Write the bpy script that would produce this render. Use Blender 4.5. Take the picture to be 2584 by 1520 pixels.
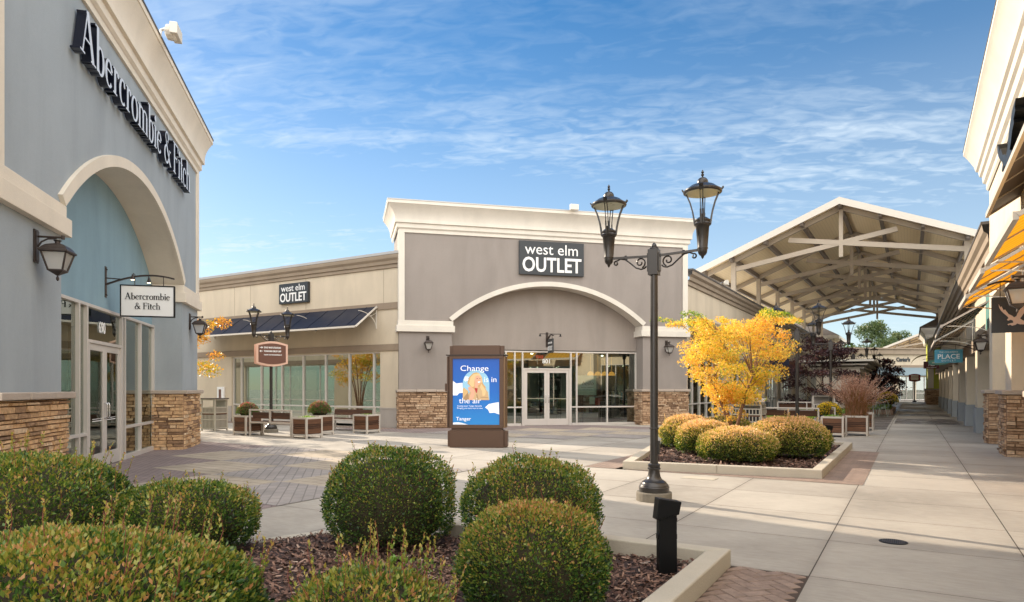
import bpy, math, random
import numpy as np
from mathutils import Matrix, Vector
R = math.radians
random.seed(7); rng = np.random.default_rng(7)
for o in list(bpy.data.objects): bpy.data.objects.remove(o)
scene = bpy.context.scene
COL = scene.collection

# ---------------------------------------------------------------- camera
cam_d = bpy.data.cameras.new('camera'); cam = bpy.data.objects.new('camera', cam_d); COL.objects.link(cam)
cam.location = (0, 0, 1.5); cam.rotation_euler = (R(90), 0, R(31))
cam_d.sensor_width = 36; cam_d.lens = 36 * 1677 / 2584
cam_d.shift_y = 220 / 2584
cam_d.clip_end = 3000; cam_d.clip_start = .05
scene.camera = cam
scene.render.resolution_x = 1024; scene.render.resolution_y = 602
scene.view_settings.view_transform = 'Standard'; scene.view_settings.look = 'None'
scene.view_settings.gamma = 1; scene.view_settings.exposure = 1.22

# ---------------------------------------------------------------- node helpers
class NT:
    def __init__(s, tree): s.t = tree; s.n = tree.nodes; s.l = tree.links
    def new(s, ty, **kw):
        n = s.n.new(ty)
        for k, v in kw.items(): setattr(n, k, v)
        return n
    def val(s, sock, v):
        if isinstance(v, bpy.types.NodeSocket): s.l.new(v, sock)
        elif v is not None: sock.default_value = v
    def math(s, op, a, b=None, c=None, clamp=False):
        n = s.new('ShaderNodeMath', operation=op); n.use_clamp = clamp
        for i, v in enumerate((a, b, c)): s.val(n.inputs[i], v)
        return n.outputs[0]
    def vmath(s, op, a, b=None, sc=None):
        n = s.new('ShaderNodeVectorMath', operation=op)
        s.val(n.inputs[0], a); s.val(n.inputs[1], b)
        if sc is not None: s.val(n.inputs[3], sc)
        return n.outputs[0]
    def noise(s, vec, scale=5, detail=4, rough=.55, dist=0):
        n = s.new('ShaderNodeTexNoise'); s.val(n.inputs['Vector'], vec)
        n.inputs['Scale'].default_value = scale; n.inputs['Detail'].default_value = detail
        n.inputs['Roughness'].default_value = rough; n.inputs['Distortion'].default_value = dist
        return n.outputs[0]
    def ramp(s, fac, stops, interp='LINEAR'):
        n = s.new('ShaderNodeValToRGB'); s.val(n.inputs[0], fac); cr = n.color_ramp; cr.interpolation = interp
        while len(cr.elements) < len(stops): cr.elements.new(.5)
        for e, (p, c) in zip(cr.elements, stops):
            e.position = p; e.color = c if len(c) == 4 else (*c, 1)
        return n.outputs[0]
    def mix(s, f, a, b, blend='MIX'):
        n = s.new('ShaderNodeMix', data_type='RGBA', blend_type=blend)
        s.val(n.inputs[0], f); s.val(n.inputs[6], c4(a)); s.val(n.inputs[7], c4(b))
        return n.outputs[2]
    def mapping(s, vec, scale=(1, 1, 1), rot=(0, 0, 0), loc=(0, 0, 0)):
        n = s.new('ShaderNodeMapping'); s.val(n.inputs[0], vec)
        n.inputs[1].default_value = loc; n.inputs[2].default_value = rot; n.inputs[3].default_value = scale
        return n.outputs[0]
def c4(c):
    if isinstance(c, bpy.types.NodeSocket): return c
    return (*c, 1) if len(c) == 3 else c

# ---------------------------------------------------------------- sky and sun
SUN_EL = R(23.5); SD = Vector((-.978, .21))          # direction towards the sun on plan
w = bpy.data.worlds.new('World'); scene.world = w; w.use_nodes = True
W = NT(w.node_tree); W.n.clear()
out = W.new('ShaderNodeOutputWorld'); bg = W.new('ShaderNodeBackground')
sky = W.new('ShaderNodeTexSky'); sky.sky_type = 'NISHITA'; sky.sun_disc = False
sky.sun_elevation = SUN_EL
sky.sun_rotation = math.atan2(SD.x, SD.y)
sky.air_density = 1.0; sky.dust_density = .25; sky.ozone_density = 1.6; sky.altitude = 400
tc = W.new('ShaderNodeTexCoord').outputs['Generated']
sep = W.new('ShaderNodeSeparateXYZ'); W.val(sep.inputs[0], tc)
zc = W.math('MAXIMUM', sep.outputs[2], .015)
px = W.math('DIVIDE', sep.outputs[0], W.math('ADD', zc, .12)); py = W.math('DIVIDE', sep.outputs[1], W.math('ADD', zc, .12))
cmb = W.new('ShaderNodeCombineXYZ'); W.val(cmb.inputs[0], px); W.val(cmb.inputs[1], py)
flat = W.mapping(cmb.outputs[0], rot=(0, 0, R(-24)))
big = W.noise(W.mapping(flat, scale=(.33, .8, 1), loc=(2.3, .4, 0)), 1.1, 4, .55, .6)
strk = W.noise(W.mapping(flat, scale=(1.0, 3.4, 1), rot=(0, 0, R(12))), 2.0, 6, .62, .5)
rip = W.noise(W.mapping(flat, scale=(3.4, 7.0, 1), rot=(0, 0, R(-38)), loc=(4, 1, 0)), 3.2, 3, .5, .9)
m1 = W.math('MULTIPLY', W.ramp(big, [(.27, (0, 0, 0)), (.58, (1, 1, 1))]), W.ramp(strk, [(.34, (0, 0, 0)), (.78, (1, 1, 1))]))
m2 = W.math('MULTIPLY', W.ramp(rip, [(.34, (.25,) * 3), (.72, (1, 1, 1))]), W.ramp(big, [(.33, (0, 0, 0)), (.60, (1, 1, 1))]))
horiz = W.ramp(sep.outputs[2], [(0, (.80,) * 3), (.14, (.72,) * 3), (.30, (.42,) * 3), (.42, (.18,) * 3), (.6, (0, 0, 0))])
mask = W.math('ADD', W.math('MULTIPLY', m1, .50), W.math('MULTIPLY', m2, .50))
lowmore = W.ramp(sep.outputs[2], [(0, (1, 1, 1)), (.36, (.95,) * 3), (.50, (.45,) * 3), (.75, (.35,) * 3)])
mask = W.math('MULTIPLY', mask, lowmore)
mask = W.math('MAXIMUM', mask, W.math('MULTIPLY', horiz, .75), clamp=True)
hs = W.new('ShaderNodeHueSaturation'); W.val(hs.inputs['Color'], sky.outputs[0]); hs.inputs['Saturation'].default_value = 1.50; hs.inputs['Value'].default_value = .42
CLOUD = (2.45, 2.85, 3.2)
skyc = W.mix(mask, hs.outputs[0], CLOUD)
# unseen bright cloud added in the east and south as fill for shaded facades
fill_bank = W.math('ADD', W.math('ADD', W.math('MULTIPLY', sep.outputs[0], .62), W.math('MULTIPLY', sep.outputs[1], -.66)), W.math('MULTIPLY', sep.outputs[2], .42))
fill_bank = W.ramp(W.math('ADD', fill_bank, W.math('MULTIPLY', big, .3)), [(.36, (0, 0, 0)), (.62, (1, 1, 1))])
skyc = W.mix(fill_bank, skyc, (8.6, 8.45, 8.2))
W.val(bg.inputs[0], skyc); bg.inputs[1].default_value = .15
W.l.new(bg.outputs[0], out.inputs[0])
sd = bpy.data.lights.new('sun', 'SUN'); sd.energy = 3.35; sd.angle = R(.5); sd.color = (1, .86, .68)
sun = bpy.data.objects.new('sun', sd); COL.objects.link(sun)
v = Vector((SD.x * math.cos(SUN_EL), SD.y * math.cos(SUN_EL), math.sin(SUN_EL)))
sun.rotation_euler = v.to_track_quat('Z', 'Y').to_euler(); sun.location = (-30, 10, 20)

# ---------------------------------------------------------------- materials
def mat(name, base, rough=.7, metal=0, noise=0, nscale=3, bump=0, bscale=120, spec=.4, fn=None, coat=0, stain=0):
    m = bpy.data.materials.new(name); m.use_nodes = True; T = NT(m.node_tree); T.n.clear()
    o = T.new('ShaderNodeOutputMaterial'); b = T.new('ShaderNodeBsdfPrincipled'); T.l.new(b.outputs[0], o.inputs[0])
    co = T.new('ShaderNodeTexCoord').outputs['Object']
    c = c4(base)
    if noise:
        n = T.noise(co, nscale, 6, .6); n2 = T.noise(co, nscale * 14, 4, .6)
        k = T.math('ADD', T.math('MULTIPLY', T.math('SUBTRACT', n, .5), 2 * noise), T.math('MULTIPLY', T.math('SUBTRACT', n2, .5), noise))
        k = T.math('ADD', k, 1.0)
        if stain:      # soft vertical weather streaks that belong to the wall
            st = T.noise(T.mapping(co, scale=(1.1, 1.1, .22)), 1.3, 4, .6, .5)
            k = T.math('MULTIPLY', k, T.math('SUBTRACT', 1.0, T.math('MULTIPLY', T.ramp(st, [(.42, (0, 0, 0)), (.8, (1, 1, 1))]), stain)))
        s_ = T.new('ShaderNodeCombineXYZ')
        for i in range(3): T.val(s_.inputs[i], k)
        c = T.mix(1, c, s_.outputs[0], 'MULTIPLY')
        T.val(b.inputs['Roughness'], T.math('ADD', rough, T.math('MULTIPLY', T.math('SUBTRACT', n, .5), .2), clamp=True))
    else: b.inputs['Roughness'].default_value = rough
    T.val(b.inputs['Base Color'], c)
    b.inputs['Metallic'].default_value = metal; b.inputs['Specular IOR Level'].default_value = spec
    if coat: b.inputs['Coat Weight'].default_value = coat; b.inputs['Coat Roughness'].default_value = .2
    if bump:
        bn = T.new('ShaderNodeBump'); bn.inputs['Strength'].default_value = bump; bn.inputs['Distance'].default_value = .01
        T.val(bn.inputs['Height'], T.noise(co, bscale, 4, .6)); T.l.new(bn.outputs[0], b.inputs['Normal'])
    if fn: fn(T, b, co)
    return m
def stucco(name, c, stain=.16): return mat(name, c, .9, noise=.085, nscale=1.3, bump=.35, bscale=70, spec=.2, stain=stain)
M = {}
M['grey'] = stucco('stucco_blue_grey', (.355, .392, .42)); M['teal'] = stucco('stucco_teal', (.25, .37, .435))
M['taupe'] = stucco('stucco_taupe', (.29, .257, .234)); M['taupe2'] = stucco('stucco_taupe_inner', (.325, .284, .252))
M['trim'] = stucco('trim_cream', (.74, .66, .55), .10); M['trimw'] = stucco('trim_white', (.68, .635, .56), .10)
M['cream'] = stucco('stucco_cream', (.60, .515, .395)); M['belt'] = stucco('belt_brown', (.30, .235, .175)); M['cornb'] = stucco('cornice_brown', (.33, .265, .20))
M['base'] = stucco('base_grey', (.42, .38, .34)); M['base2'] = stucco('base_blue_grey', (.30, .32, .33)); M['lime'] = stucco('stucco_lime', (.42, .44, .07)); M['tealw'] = stucco('stucco_green', (.12, .25, .22))
M['flash'] = mat('roof_flashing', (.45, .43, .41), .45, .3, noise=.1); M['dflash'] = mat('dark_flashing', (.09, .08, .075), .5)
M['alu'] = mat('storefront_aluminium', (.62, .58, .54), .42, .25, noise=.03); M['rubber'] = mat('black_gasket', (.015, .015, .015), .6)
M['steel'] = mat('brushed_steel', (.6, .6, .6), .25, .9)
M['bronze'] = mat('dark_bronze_metal', (.05, .038, .033), .42, .35, noise=.15, nscale=9, bump=.1, bscale=300)
M['lampm'] = mat('lamp_post_paint', (.045, .040, .037), .33, .5, noise=.12, nscale=6, coat=.25)
M['black'] = mat('black_powder_coat', (.004, .004, .0045), .45, 0, spec=.25, noise=.2, nscale=8)
M['signdark'] = mat('sign_charcoal', (.035, .04, .045), .5); M['white'] = mat('sign_white', (.80, .80, .79), .5); M['navy'] = mat('letter_side_navy', (.006, .008, .02), .3, .2, coat=.3)
M['letter'] = mat('letter_face', (.62, .65, .70), .4)
M['beam'] = mat('canopy_beam_paint', (.42, .35, .27), .65, noise=.06); M['purlin'] = mat('canopy_purlin_paint', (.19, .155, .125), .65, noise=.06); M['deck'] = None
M['roofpale'] = mat('canopy_edge', (.62, .56, .48), .6, noise=.05)
M['awnnavy'] = mat('navy_standing_seam', (.009, .014, .032), .42, .2, noise=.1, nscale=2)
M['benchm'] = mat('bench_frame_paint', (.52, .47, .41), .5, .1, noise=.05); M['binm'] = mat('bin_paint', (.42, .38, .31), .5, .1, noise=.05)
M['kiosk'] = mat('kiosk_bronze_brown', (.105, .062, .042), .42, .35, noise=.05, nscale=2); M['kioskl'] = mat('kiosk_side_metal', (.20, .125, .07), .4, .5)
M['curb'] = mat('curb_concrete', (.47, .42, .34), .9, noise=.12, nscale=3, bump=.5, bscale=60)
M['frost'] = None
M['roofw'] = mat('white_roof_membrane', (.80, .79, .76), .8, noise=.05)
M['footc'] = mat('footing_concrete', (.19, .165, .13), .95, noise=.2, nscale=12, bump=.8, bscale=80)
M['soil'] = mat('soil', (.03, .02, .014), 1)
M['brown_sign'] = mat('sign_brown', (.13, .055, .035), .55); M['peach'] = mat('sign_frame_peach', (.66, .43, .33), .6)
M['maroon'] = mat('sign_maroon', (.12, .012, .012), .5); M['signblue'] = mat('sign_teal_blue', (.06, .27, .38), .5); M['signgreen'] = mat('sign_green', (.09, .25, .20), .5); M['signnavy'] = mat('sign_navy', (.01, .015, .05), .4)
M['shingle'] = mat('roof_shingle', (.11, .092, .078), .9, noise=.25, nscale=12); M['pinkbeige'] = mat('sign_mark', (.62, .48, .40), .5)
M['bark'] = mat('bark_red_brown', (.22, .12, .07), .85, noise=.25, nscale=20, bump=.5, bscale=60); M['barkd'] = mat('bark_dark', (.06, .04, .035), .9, noise=.2, nscale=20)
M['paper'] = mat('paper_pale', (.55, .62, .56), .8); M['red'] = mat('red_paint', (.4, .03, .03), .5)
def dk(T, b, co):
    wv = T.new('ShaderNodeTexWave'); wv.bands_direction = 'X'; T.val(wv.inputs[0], co); wv.inputs['Scale'].default_value = 2.2
    T.val(b.inputs['Base Color'], T.mix(T.ramp(wv.outputs[1], [(.0, (1, 1, 1)), (.12, (0, 0, 0))]), (.94, .77, .50), (.84, .68, .43)))
M['deck'] = mat('canopy_ribbed_deck', (.58, .49, .37), .55, .1, fn=dk)
def emis(name, c, st, base=(.5, .5, .5)):
    m = mat(name, base, .4); b = m.node_tree.nodes['Principled BSDF']
    b.inputs['Emission Color'].default_value = (*c, 1); b.inputs['Emission Strength'].default_value = st; return m
M['bulb'] = emis('lamp_on', (1, .75, .45), 4.0); M['spot'] = emis('ceiling_spot', (1, .85, .6), 6.0); M['amber'] = emis('amber_pendant', (1, .42, .08), .45, (.6, .3, .05))
def fr(T, b, co): b.inputs['Transmission Weight'].default_value = .55; b.inputs['Roughness'].default_value = .35
M['frost'] = mat('frosted_glass', (.72, .70, .66), .35, fn=fr)
def glassmat(name, tint, refl):
    m = bpy.data.materials.new(name); m.use_nodes = True; T = NT(m.node_tree); T.n.clear()
    o = T.new('ShaderNodeOutputMaterial'); mx = T.new('ShaderNodeMixShader'); tr = T.new('ShaderNodeBsdfTransparent'); gl = T.new('ShaderNodeBsdfGlossy')
    tr.inputs[0].default_value = (*tint, 1); gl.inputs[0].default_value = (.84, .90, .84, 1); gl.inputs['Roughness'].default_value = .0
    fz = T.new('ShaderNodeFresnel'); fz.inputs[0].default_value = 1.5
    bn = T.new('ShaderNodeBump'); bn.inputs['Strength'].default_value = .025; bn.inputs['Distance'].default_value = .02
    co = T.new('ShaderNodeTexCoord').outputs['Object']; T.val(bn.inputs['Height'], T.noise(co, .8, 1, .4)); T.l.new(bn.outputs[0], gl.inputs['Normal'])
    T.val(mx.inputs[0], T.math('ADD', T.math('MULTIPLY', fz.outputs[0], 1.0), refl, clamp=True))
    T.l.new(tr.outputs[0], mx.inputs[1]); T.l.new(gl.outputs[0], mx.inputs[2]); T.l.new(mx.outputs[0], o.inputs[0]); return m
M['glass'] = glassmat('shop_glass_green', (.48, .62, .56), .26); M['glassr'] = glassmat('reflective_glass', (.22, .32, .28), .42); M['clear'] = glassmat('clear_glass', (.9, .92, .9), .02)
# yellow and brown striped translucent awning cloth
def awn(name, a, b_, sc, transl, ax=1):
    m = bpy.data.materials.new(name); m.use_nodes = True; T = NT(m.node_tree); T.n.clear()
    o = T.new('ShaderNodeOutputMaterial'); mx = T.new('ShaderNodeMixShader'); df = T.new('ShaderNodeBsdfDiffuse'); tl = T.new('ShaderNodeBsdfTranslucent')
    co = T.new('ShaderNodeTexCoord').outputs['Object']; s_ = T.new('ShaderNodeSeparateXYZ'); T.val(s_.inputs[0], co)
    fr_ = T.math('FRACT', T.math('MULTIPLY', s_.outputs[ax], sc))
    c = T.mix(T.ramp(fr_, [(.0, (0, 0, 0)), (.5, (1, 1, 1))], 'CONSTANT'), a, b_)
    T.val(df.inputs[0], c); T.val(tl.inputs[0], c); mx.inputs[0].default_value = transl
    T.l.new(df.outputs[0], mx.inputs[1]); T.l.new(tl.outputs[0], mx.inputs[2]); T.l.new(mx.outputs[0], o.inputs[0]); return m
M['awy'] = awn('awning_yellow', (.94, .64, .13), (.84, .54, .10), 4, .62)
M['awb'] = awn('awning_brown_stripe', (.08, .058, .05), (.46, .36, .25), 7, .3, 0)
M['awd'] = mat('awning_dark_slats', (.055, .04, .035), .6); M['aws'] = mat('awning_slate', (.17, .23, .26), .5)
M['awtan'] = mat('awning_tan', (.5, .38, .2), .7)
# wood slats
def woodf(T, b, co):
    g = T.noise(T.mapping(co, scale=(1.5, 1.5, 22)), 2.2, 5, .6, .4); pl = T.new('ShaderNodeTexWhiteNoise'); pl.noise_dimensions = '3D'
    at = T.new('ShaderNodeAttribute'); at.attribute_name = 'tint'
    c = T.ramp(g, [(.25, (.035, .018, .011)), (.55, (.095, .047, .026)), (.8, (.16, .09, .05))])
    k = T.ramp(at.outputs['Fac'], [(0, (.40, .34, .33)), (.5, (.95, .85, .8)), (1, (1.6, 1.4, 1.2))])
    T.val(b.inputs['Base Color'], T.mix(1, c, k, 'MULTIPLY'))
M['wood'] = mat('ipe_slats', (.2, .1, .05), .55, fn=woodf)
# stone veneer, one tint per stone
def stonef(cols):
    def f(T, b, co):
        at = T.new('ShaderNodeAttribute'); at.attribute_name = 'tint'
        c = T.ramp(at.outputs['Fac'], cols)
        n = T.noise(co, 14, 6, .65); n2 = T.noise(T.mapping(co, scale=(1, 1, 3)), 5, 5, .6)
        c = T.mix(T.math('MULTIPLY', n2, .5), c, (.50, .32, .17)); c = T.mix(1, c, T.ramp(n, [(.25, (.55, .52, .5)), (.6, (1.1, 1.08, 1.05))]), 'MULTIPLY')
        T.val(b.inputs['Base Color'], c)
        bn = T.new('ShaderNodeBump'); bn.inputs['Strength'].default_value = .8; bn.inputs['Distance'].default_value = .02
        T.val(bn.inputs['Height'], T.noise(co, 22, 6, .7)); T.l.new(bn.outputs[0], b.inputs['Normal'])
    return f
M['stone'] = mat('ledge_stone_tan', (.4, .28, .18), .9, fn=stonef([(0, (.15, .10, .085)), (.14, (.34, .22, .14)), (.35, (.62, .41, .24)), (.75, (.74, .50, .29)), (1, (.78, .62, .44))]), spec=.2)
M['stoned'] = mat('ledge_stone_grey', (.3, .22, .16), .9, fn=stonef([(0, (.12, .08, .065)), (.2, (.28, .18, .125)), (.5, (.46, .32, .22)), (.8, (.56, .41, .29)), (1, (.60, .47, .35))]), spec=.2)
M['mortar'] = mat('mortar_dark', (.07, .05, .04), 1); M['cap'] = mat('stone_cap', (.42, .35, .29), .9, noise=.15, nscale=4, bump=.8, bscale=25)  # mortar is the plain dark colour of the brick joints
# leaves
def leafmat(name, stops, transl=.35, rough=.42):
    m = bpy.data.materials.new(name); m.use_nodes = True; T = NT(m.node_tree); T.n.clear()
    o = T.new('ShaderNodeOutputMaterial'); mx = T.new('ShaderNodeMixShader'); b = T.new('ShaderNodeBsdfPrincipled'); tl = T.new('ShaderNodeBsdfTranslucent')
    at = T.new('ShaderNodeAttribute'); at.attribute_name = 'tint'
    c = T.ramp(at.outputs['Fac'], stops); T.val(b.inputs['Base Color'], c); b.inputs['Roughness'].default_value = rough; b.inputs['Specular IOR Level'].default_value = .6
    T.val(tl.inputs[0], T.mix(1, c, (1.5, 1.4, .8), 'MULTIPLY')); mx.inputs[0].default_value = transl
    T.l.new(b.outputs[0], mx.inputs[1]); T.l.new(tl.outputs[0], mx.inputs[2]); T.l.new(mx.outputs[0], o.inputs[0]); return m
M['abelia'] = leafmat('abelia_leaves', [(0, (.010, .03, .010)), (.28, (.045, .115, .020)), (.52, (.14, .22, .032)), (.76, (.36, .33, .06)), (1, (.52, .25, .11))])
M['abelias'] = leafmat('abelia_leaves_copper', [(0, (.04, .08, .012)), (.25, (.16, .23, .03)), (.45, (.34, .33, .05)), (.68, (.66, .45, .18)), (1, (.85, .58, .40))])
M['maple'] = leafmat('maple_leaves_gold', [(0, (.16, .30, .03)), (.15, (.45, .50, .05)), (.36, (.80, .66, .11)), (.70, (.84, .57, .11)), (1, (.72, .36, .09))], .38)
M['crape'] = leafmat('crape_leaves', [(0, (.25, .30, .03)), (.4, (.60, .36, .04)), (1, (.55, .20, .05))], .4)
M['purple'] = leafmat('purple_maple_leaves', [(0, (.018, .010, .014)), (.6, (.06, .02, .025)), (1, (.16, .05, .03))], .25)
M['green'] = leafmat('far_tree_leaves', [(0, (.05, .09, .03)), (.6, (.10, .15, .05)), (1, (.20, .20, .07))], .2)
M['mum'] = leafmat('mum_leaves', [(0, (.04, .10, .02)), (.58, (.15, .26, .05)), (.64, (.42, .05, .12)), (1, (.62, .16, .22))], .3)
M['mumy'] = leafmat('mum_yellow', [(0, (.05, .10, .02)), (.4, (.1, .16, .03)), (.42, (.75, .50, .02)), (1, (.85, .6, .03))], .2)
M['sprout'] = leafmat('bright_sprouts', [(0, (.10, .25, .03)), (1, (.30, .45, .06))], .35)
M['grass'] = leafmat('fountain_grass', [(0, (.16, .15, .04)), (.5, (.36, .17, .08)), (1, (.42, .22, .16))], .3, .6)
M['plume'] = leafmat('fountain_grass_plumes', [(0, (.30, .15, .12)), (1, (.56, .37, .29))], .3, .8)
M['stem'] = mat('red_stem', (.20, .05, .03), .6); M['core'] = mat('dark_core', (.035, .028, .014), 1, noise=.4, nscale=20)  # core: opaque dark filler that stops light inside the shrubs
M['chip'] = leafmat('bark_chips', [(0, (.03, .016, .012)), (.45, (.12, .058, .04)), (.78, (.28, .16, .11)), (1, (.50, .40, .32))], .0, .8)

# ---------------------------------------------------------------- mesh builder
class MB:
    def __init__(s): s.v = []; s.f = []; s.m = []; s.t = []
    def add(s, vs, fs, m=0, t=0):
        o = len(s.v); s.v += [tuple(p) for p in vs]; s.f += [tuple(i + o for i in f) for f in fs]; s.m += [m] * len(fs); s.t += [t] * len(vs); return s
    def box(s, x0, x1, y0, y1, z0, z1, m=0, t=0):
        x0, x1 = min(x0, x1), max(x0, x1); y0, y1 = min(y0, y1), max(y0, y1); z0, z1 = min(z0, z1), max(z0, z1)
        return s.add([(x0, y0, z0), (x1, y0, z0), (x1, y1, z0), (x0, y1, z0), (x0, y0, z1), (x1, y0, z1), (x1, y1, z1), (x0, y1, z1)],
                     [(0, 3, 2, 1), (4, 5, 6, 7), (0, 1, 5, 4), (1, 2, 6, 5), (2, 3, 7, 6), (3, 0, 4, 7)], m, t)
    def beam(s, a, b, w=.1, h=.1, m=0, up=(0, 0, 1), t=0):
        a = Vector(a); b = Vector(b); d = (b - a).normalized(); u = Vector(up)
        if abs(d.dot(u)) > .98: u = Vector((1, 0, 0))
        r = d.cross(u).normalized() * w / 2; q = r.cross(d).normalized() * h / 2
        return s.add([a - r - q, a + r - q, a + r + q, a - r + q, b - r - q, b + r - q, b + r + q, b - r + q],
                     [(3, 2, 1, 0), (4, 5, 6, 7), (0, 1, 5, 4), (1, 2, 6, 5), (2, 3, 7, 6), (3, 0, 4, 7)], m, t)
    def tube(s, pts, r, n=8, m=0, cap=True, t=0):
        pts = [Vector(p) for p in pts]; rs = r if isinstance(r, (list, tuple)) else [r] * len(pts)
        vs = []; prev = None
        for i, p in enumerate(pts):
            d = (pts[min(i + 1, len(pts) - 1)] - pts[max(i - 1, 0)]).normalized()
            if prev is None:
                a = Vector((0, 0, 1)) if abs(d.z) < .9 else Vector((1, 0, 0)); u = d.cross(a).normalized()
            else: u = (prev - d * prev.dot(d)).normalized()
            prev = u; q = d.cross(u)
            for k in range(n):
                an = 2 * math.pi * k / n; vs.append(p + (u * math.cos(an) + q * math.sin(an)) * rs[i])
        fs = [(i * n + k, i * n + (k + 1) % n, (i + 1) * n + (k + 1) % n, (i + 1) * n + k) for i in range(len(pts) - 1) for k in range(n)]
        if cap: fs += [tuple(range(n))[::-1], tuple(range((len(pts) - 1) * n, len(pts) * n))]
        return s.add(vs, fs, m, t)
    def lathe(s, prof, cx=0, cy=0, n=20, m=0, flute=0, fl=(0, 0), t=0):
        vs = []
        for (r, z) in prof:
            for k in range(n):
                rr = r * (1 - (flute if (fl[0] <= z <= fl[1] and k % 2) else 0)); a = 2 * math.pi * (k + .5) / n
                vs.append((cx + rr * math.cos(a), cy + rr * math.sin(a), z))
        L = len(prof); fs = [(i * n + k, i * n + (k + 1) % n, (i + 1) * n + (k + 1) % n, (i + 1) * n + k) for i in range(L - 1) for k in range(n)]
        fs += [tuple(range(n))[::-1], tuple(range((L - 1) * n, L * n))]
        return s.add(vs, fs, m, t)
    def prism(s, poly, d0, d1, plane='xz', m=0, ms=None, t=0):
        # polygon in a plane, pushed along the third axis from d0 to d1; ms = material of the sides
        n = len(poly)
        def P(a, b, d): return {'xz': (a, d, b), 'xy': (a, b, d), 'yz': (d, a, b)}[plane]
        vs = [P(a, b, d0) for a, b in poly] + [P(a, b, d1) for a, b in poly]
        s.add(vs, [tuple(range(n)), tuple(range(n, 2 * n))[::-1]], m, t)
        o = len(s.v) - 2 * n
        for i in range(n):
            s.f.append((o + i, o + (i + 1) % n, o + n + (i + 1) % n, o + n + i)); s.m.append(m if ms is None else ms)
        return s
    def text(s, body, size, x, z, y0, m=0, ex=.004, sx=1, off=0, align='CENTER', plane='xz', shear=0, ls=1, mirror=False):
        cu = bpy.data.curves.new('t', 'FONT'); cu.body = body; cu.size = size; cu.align_x = align; cu.extrude = ex; cu.offset = off; cu.shear = shear; cu.space_line = ls; cu.resolution_u = 3
        ob = bpy.data.objects.new('t', cu); COL.objects.link(ob); dg = bpy.context.evaluated_depsgraph_get(); me = bpy.data.meshes.new_from_object(ob.evaluated_get(dg))
        sg = -1 if mirror else 1
        vs = [(x + sg * p.co.x * sx, y0 - p.co.z, z + p.co.y) for p in me.vertices]
        fs = [tuple(p.vertices) for p in me.polygons]
        if plane == 'yz': vs = [(y0 - (p[1] - y0), p[0], p[2]) for p in vs]     # faces +x / -x walls
        s.add(vs, fs, m)
        bpy.data.objects.remove(ob); bpy.data.curves.remove(cu); bpy.data.meshes.remove(me); return s
    def build(s, name, mats, parent=None, F=None, smooth=None, bevel=0):
        me = bpy.data.meshes.new(name)
        vs = s.v
        if F is not None or parent is not None:
            X = (F if F is not None else Matrix())
            if parent is not None and F is not None: X = MW[parent.name].inverted() @ F
            elif parent is not None: X = Matrix()
            A = np.array(vs, dtype=float); X_ = np.array(X); vs = (A @ X_[:3, :3].T + X_[:3, 3]).tolist()
        me.from_pydata(vs, [], s.f)
        if not isinstance(mats, (list, tuple)): mats = [mats]
        for k in mats: me.materials.append(k)
        if len(mats) > 1: me.polygons.foreach_set('material_index', s.m)
        if any(s.t): a = me.attributes.new('tint', 'FLOAT', 'POINT'); a.data.foreach_set('value', s.t)
        if smooth is not None:
            me.polygons.foreach_set('use_smooth', [True] * len(me.polygons)); me.set_sharp_from_angle(angle=R(smooth))
        me.update()
        o = bpy.data.objects.new(name, me); COL.objects.link(o)
        if parent is not None: o.parent = parent
        if bevel:
            b = o.modifiers.new('bevel', 'BEVEL'); b.width = bevel; b.segments = 2; b.limit_method = 'ANGLE'
        MW[o.name] = MW[parent.name].copy() if parent is not None else Matrix()
        return o
MW = {}
def tag(o, label=None, cat=None, group=None, kind=None):
    if label: o['label'] = label
    if cat: o['category'] = cat
    if group: o['group'] = group
    if kind: o['kind'] = kind
    return o
def frame(x, y, deg, z=0): return Matrix.Translation((x, y, z)) @ Matrix.Rotation(R(deg), 4, 'Z')
def root(name, label, cat, F=None, group=None):
    o = bpy.data.objects.new(name, None); COL.objects.link(o); F = F if F is not None else Matrix()
    o.matrix_world = F; o.empty_display_size = .3; MW[o.name] = F.copy(); return tag(o, label, cat, group)
def kids(o): return [c for c in bpy.data.objects if c.parent == o]
def copy_tree(o, parent=None, F=None):
    c = o.copy(); COL.objects.link(c)
    if parent is not None: c.parent = parent
    if F is not None: c.matrix_world = F; MW[c.name] = F.copy()
    for ch in kids(o): copy_tree(ch, c)
    return c
def clone(o, F, label, group=None):
    c = copy_tree(o, None, F); tag(c, label, None, group); return c
ID = Matrix()

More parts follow.
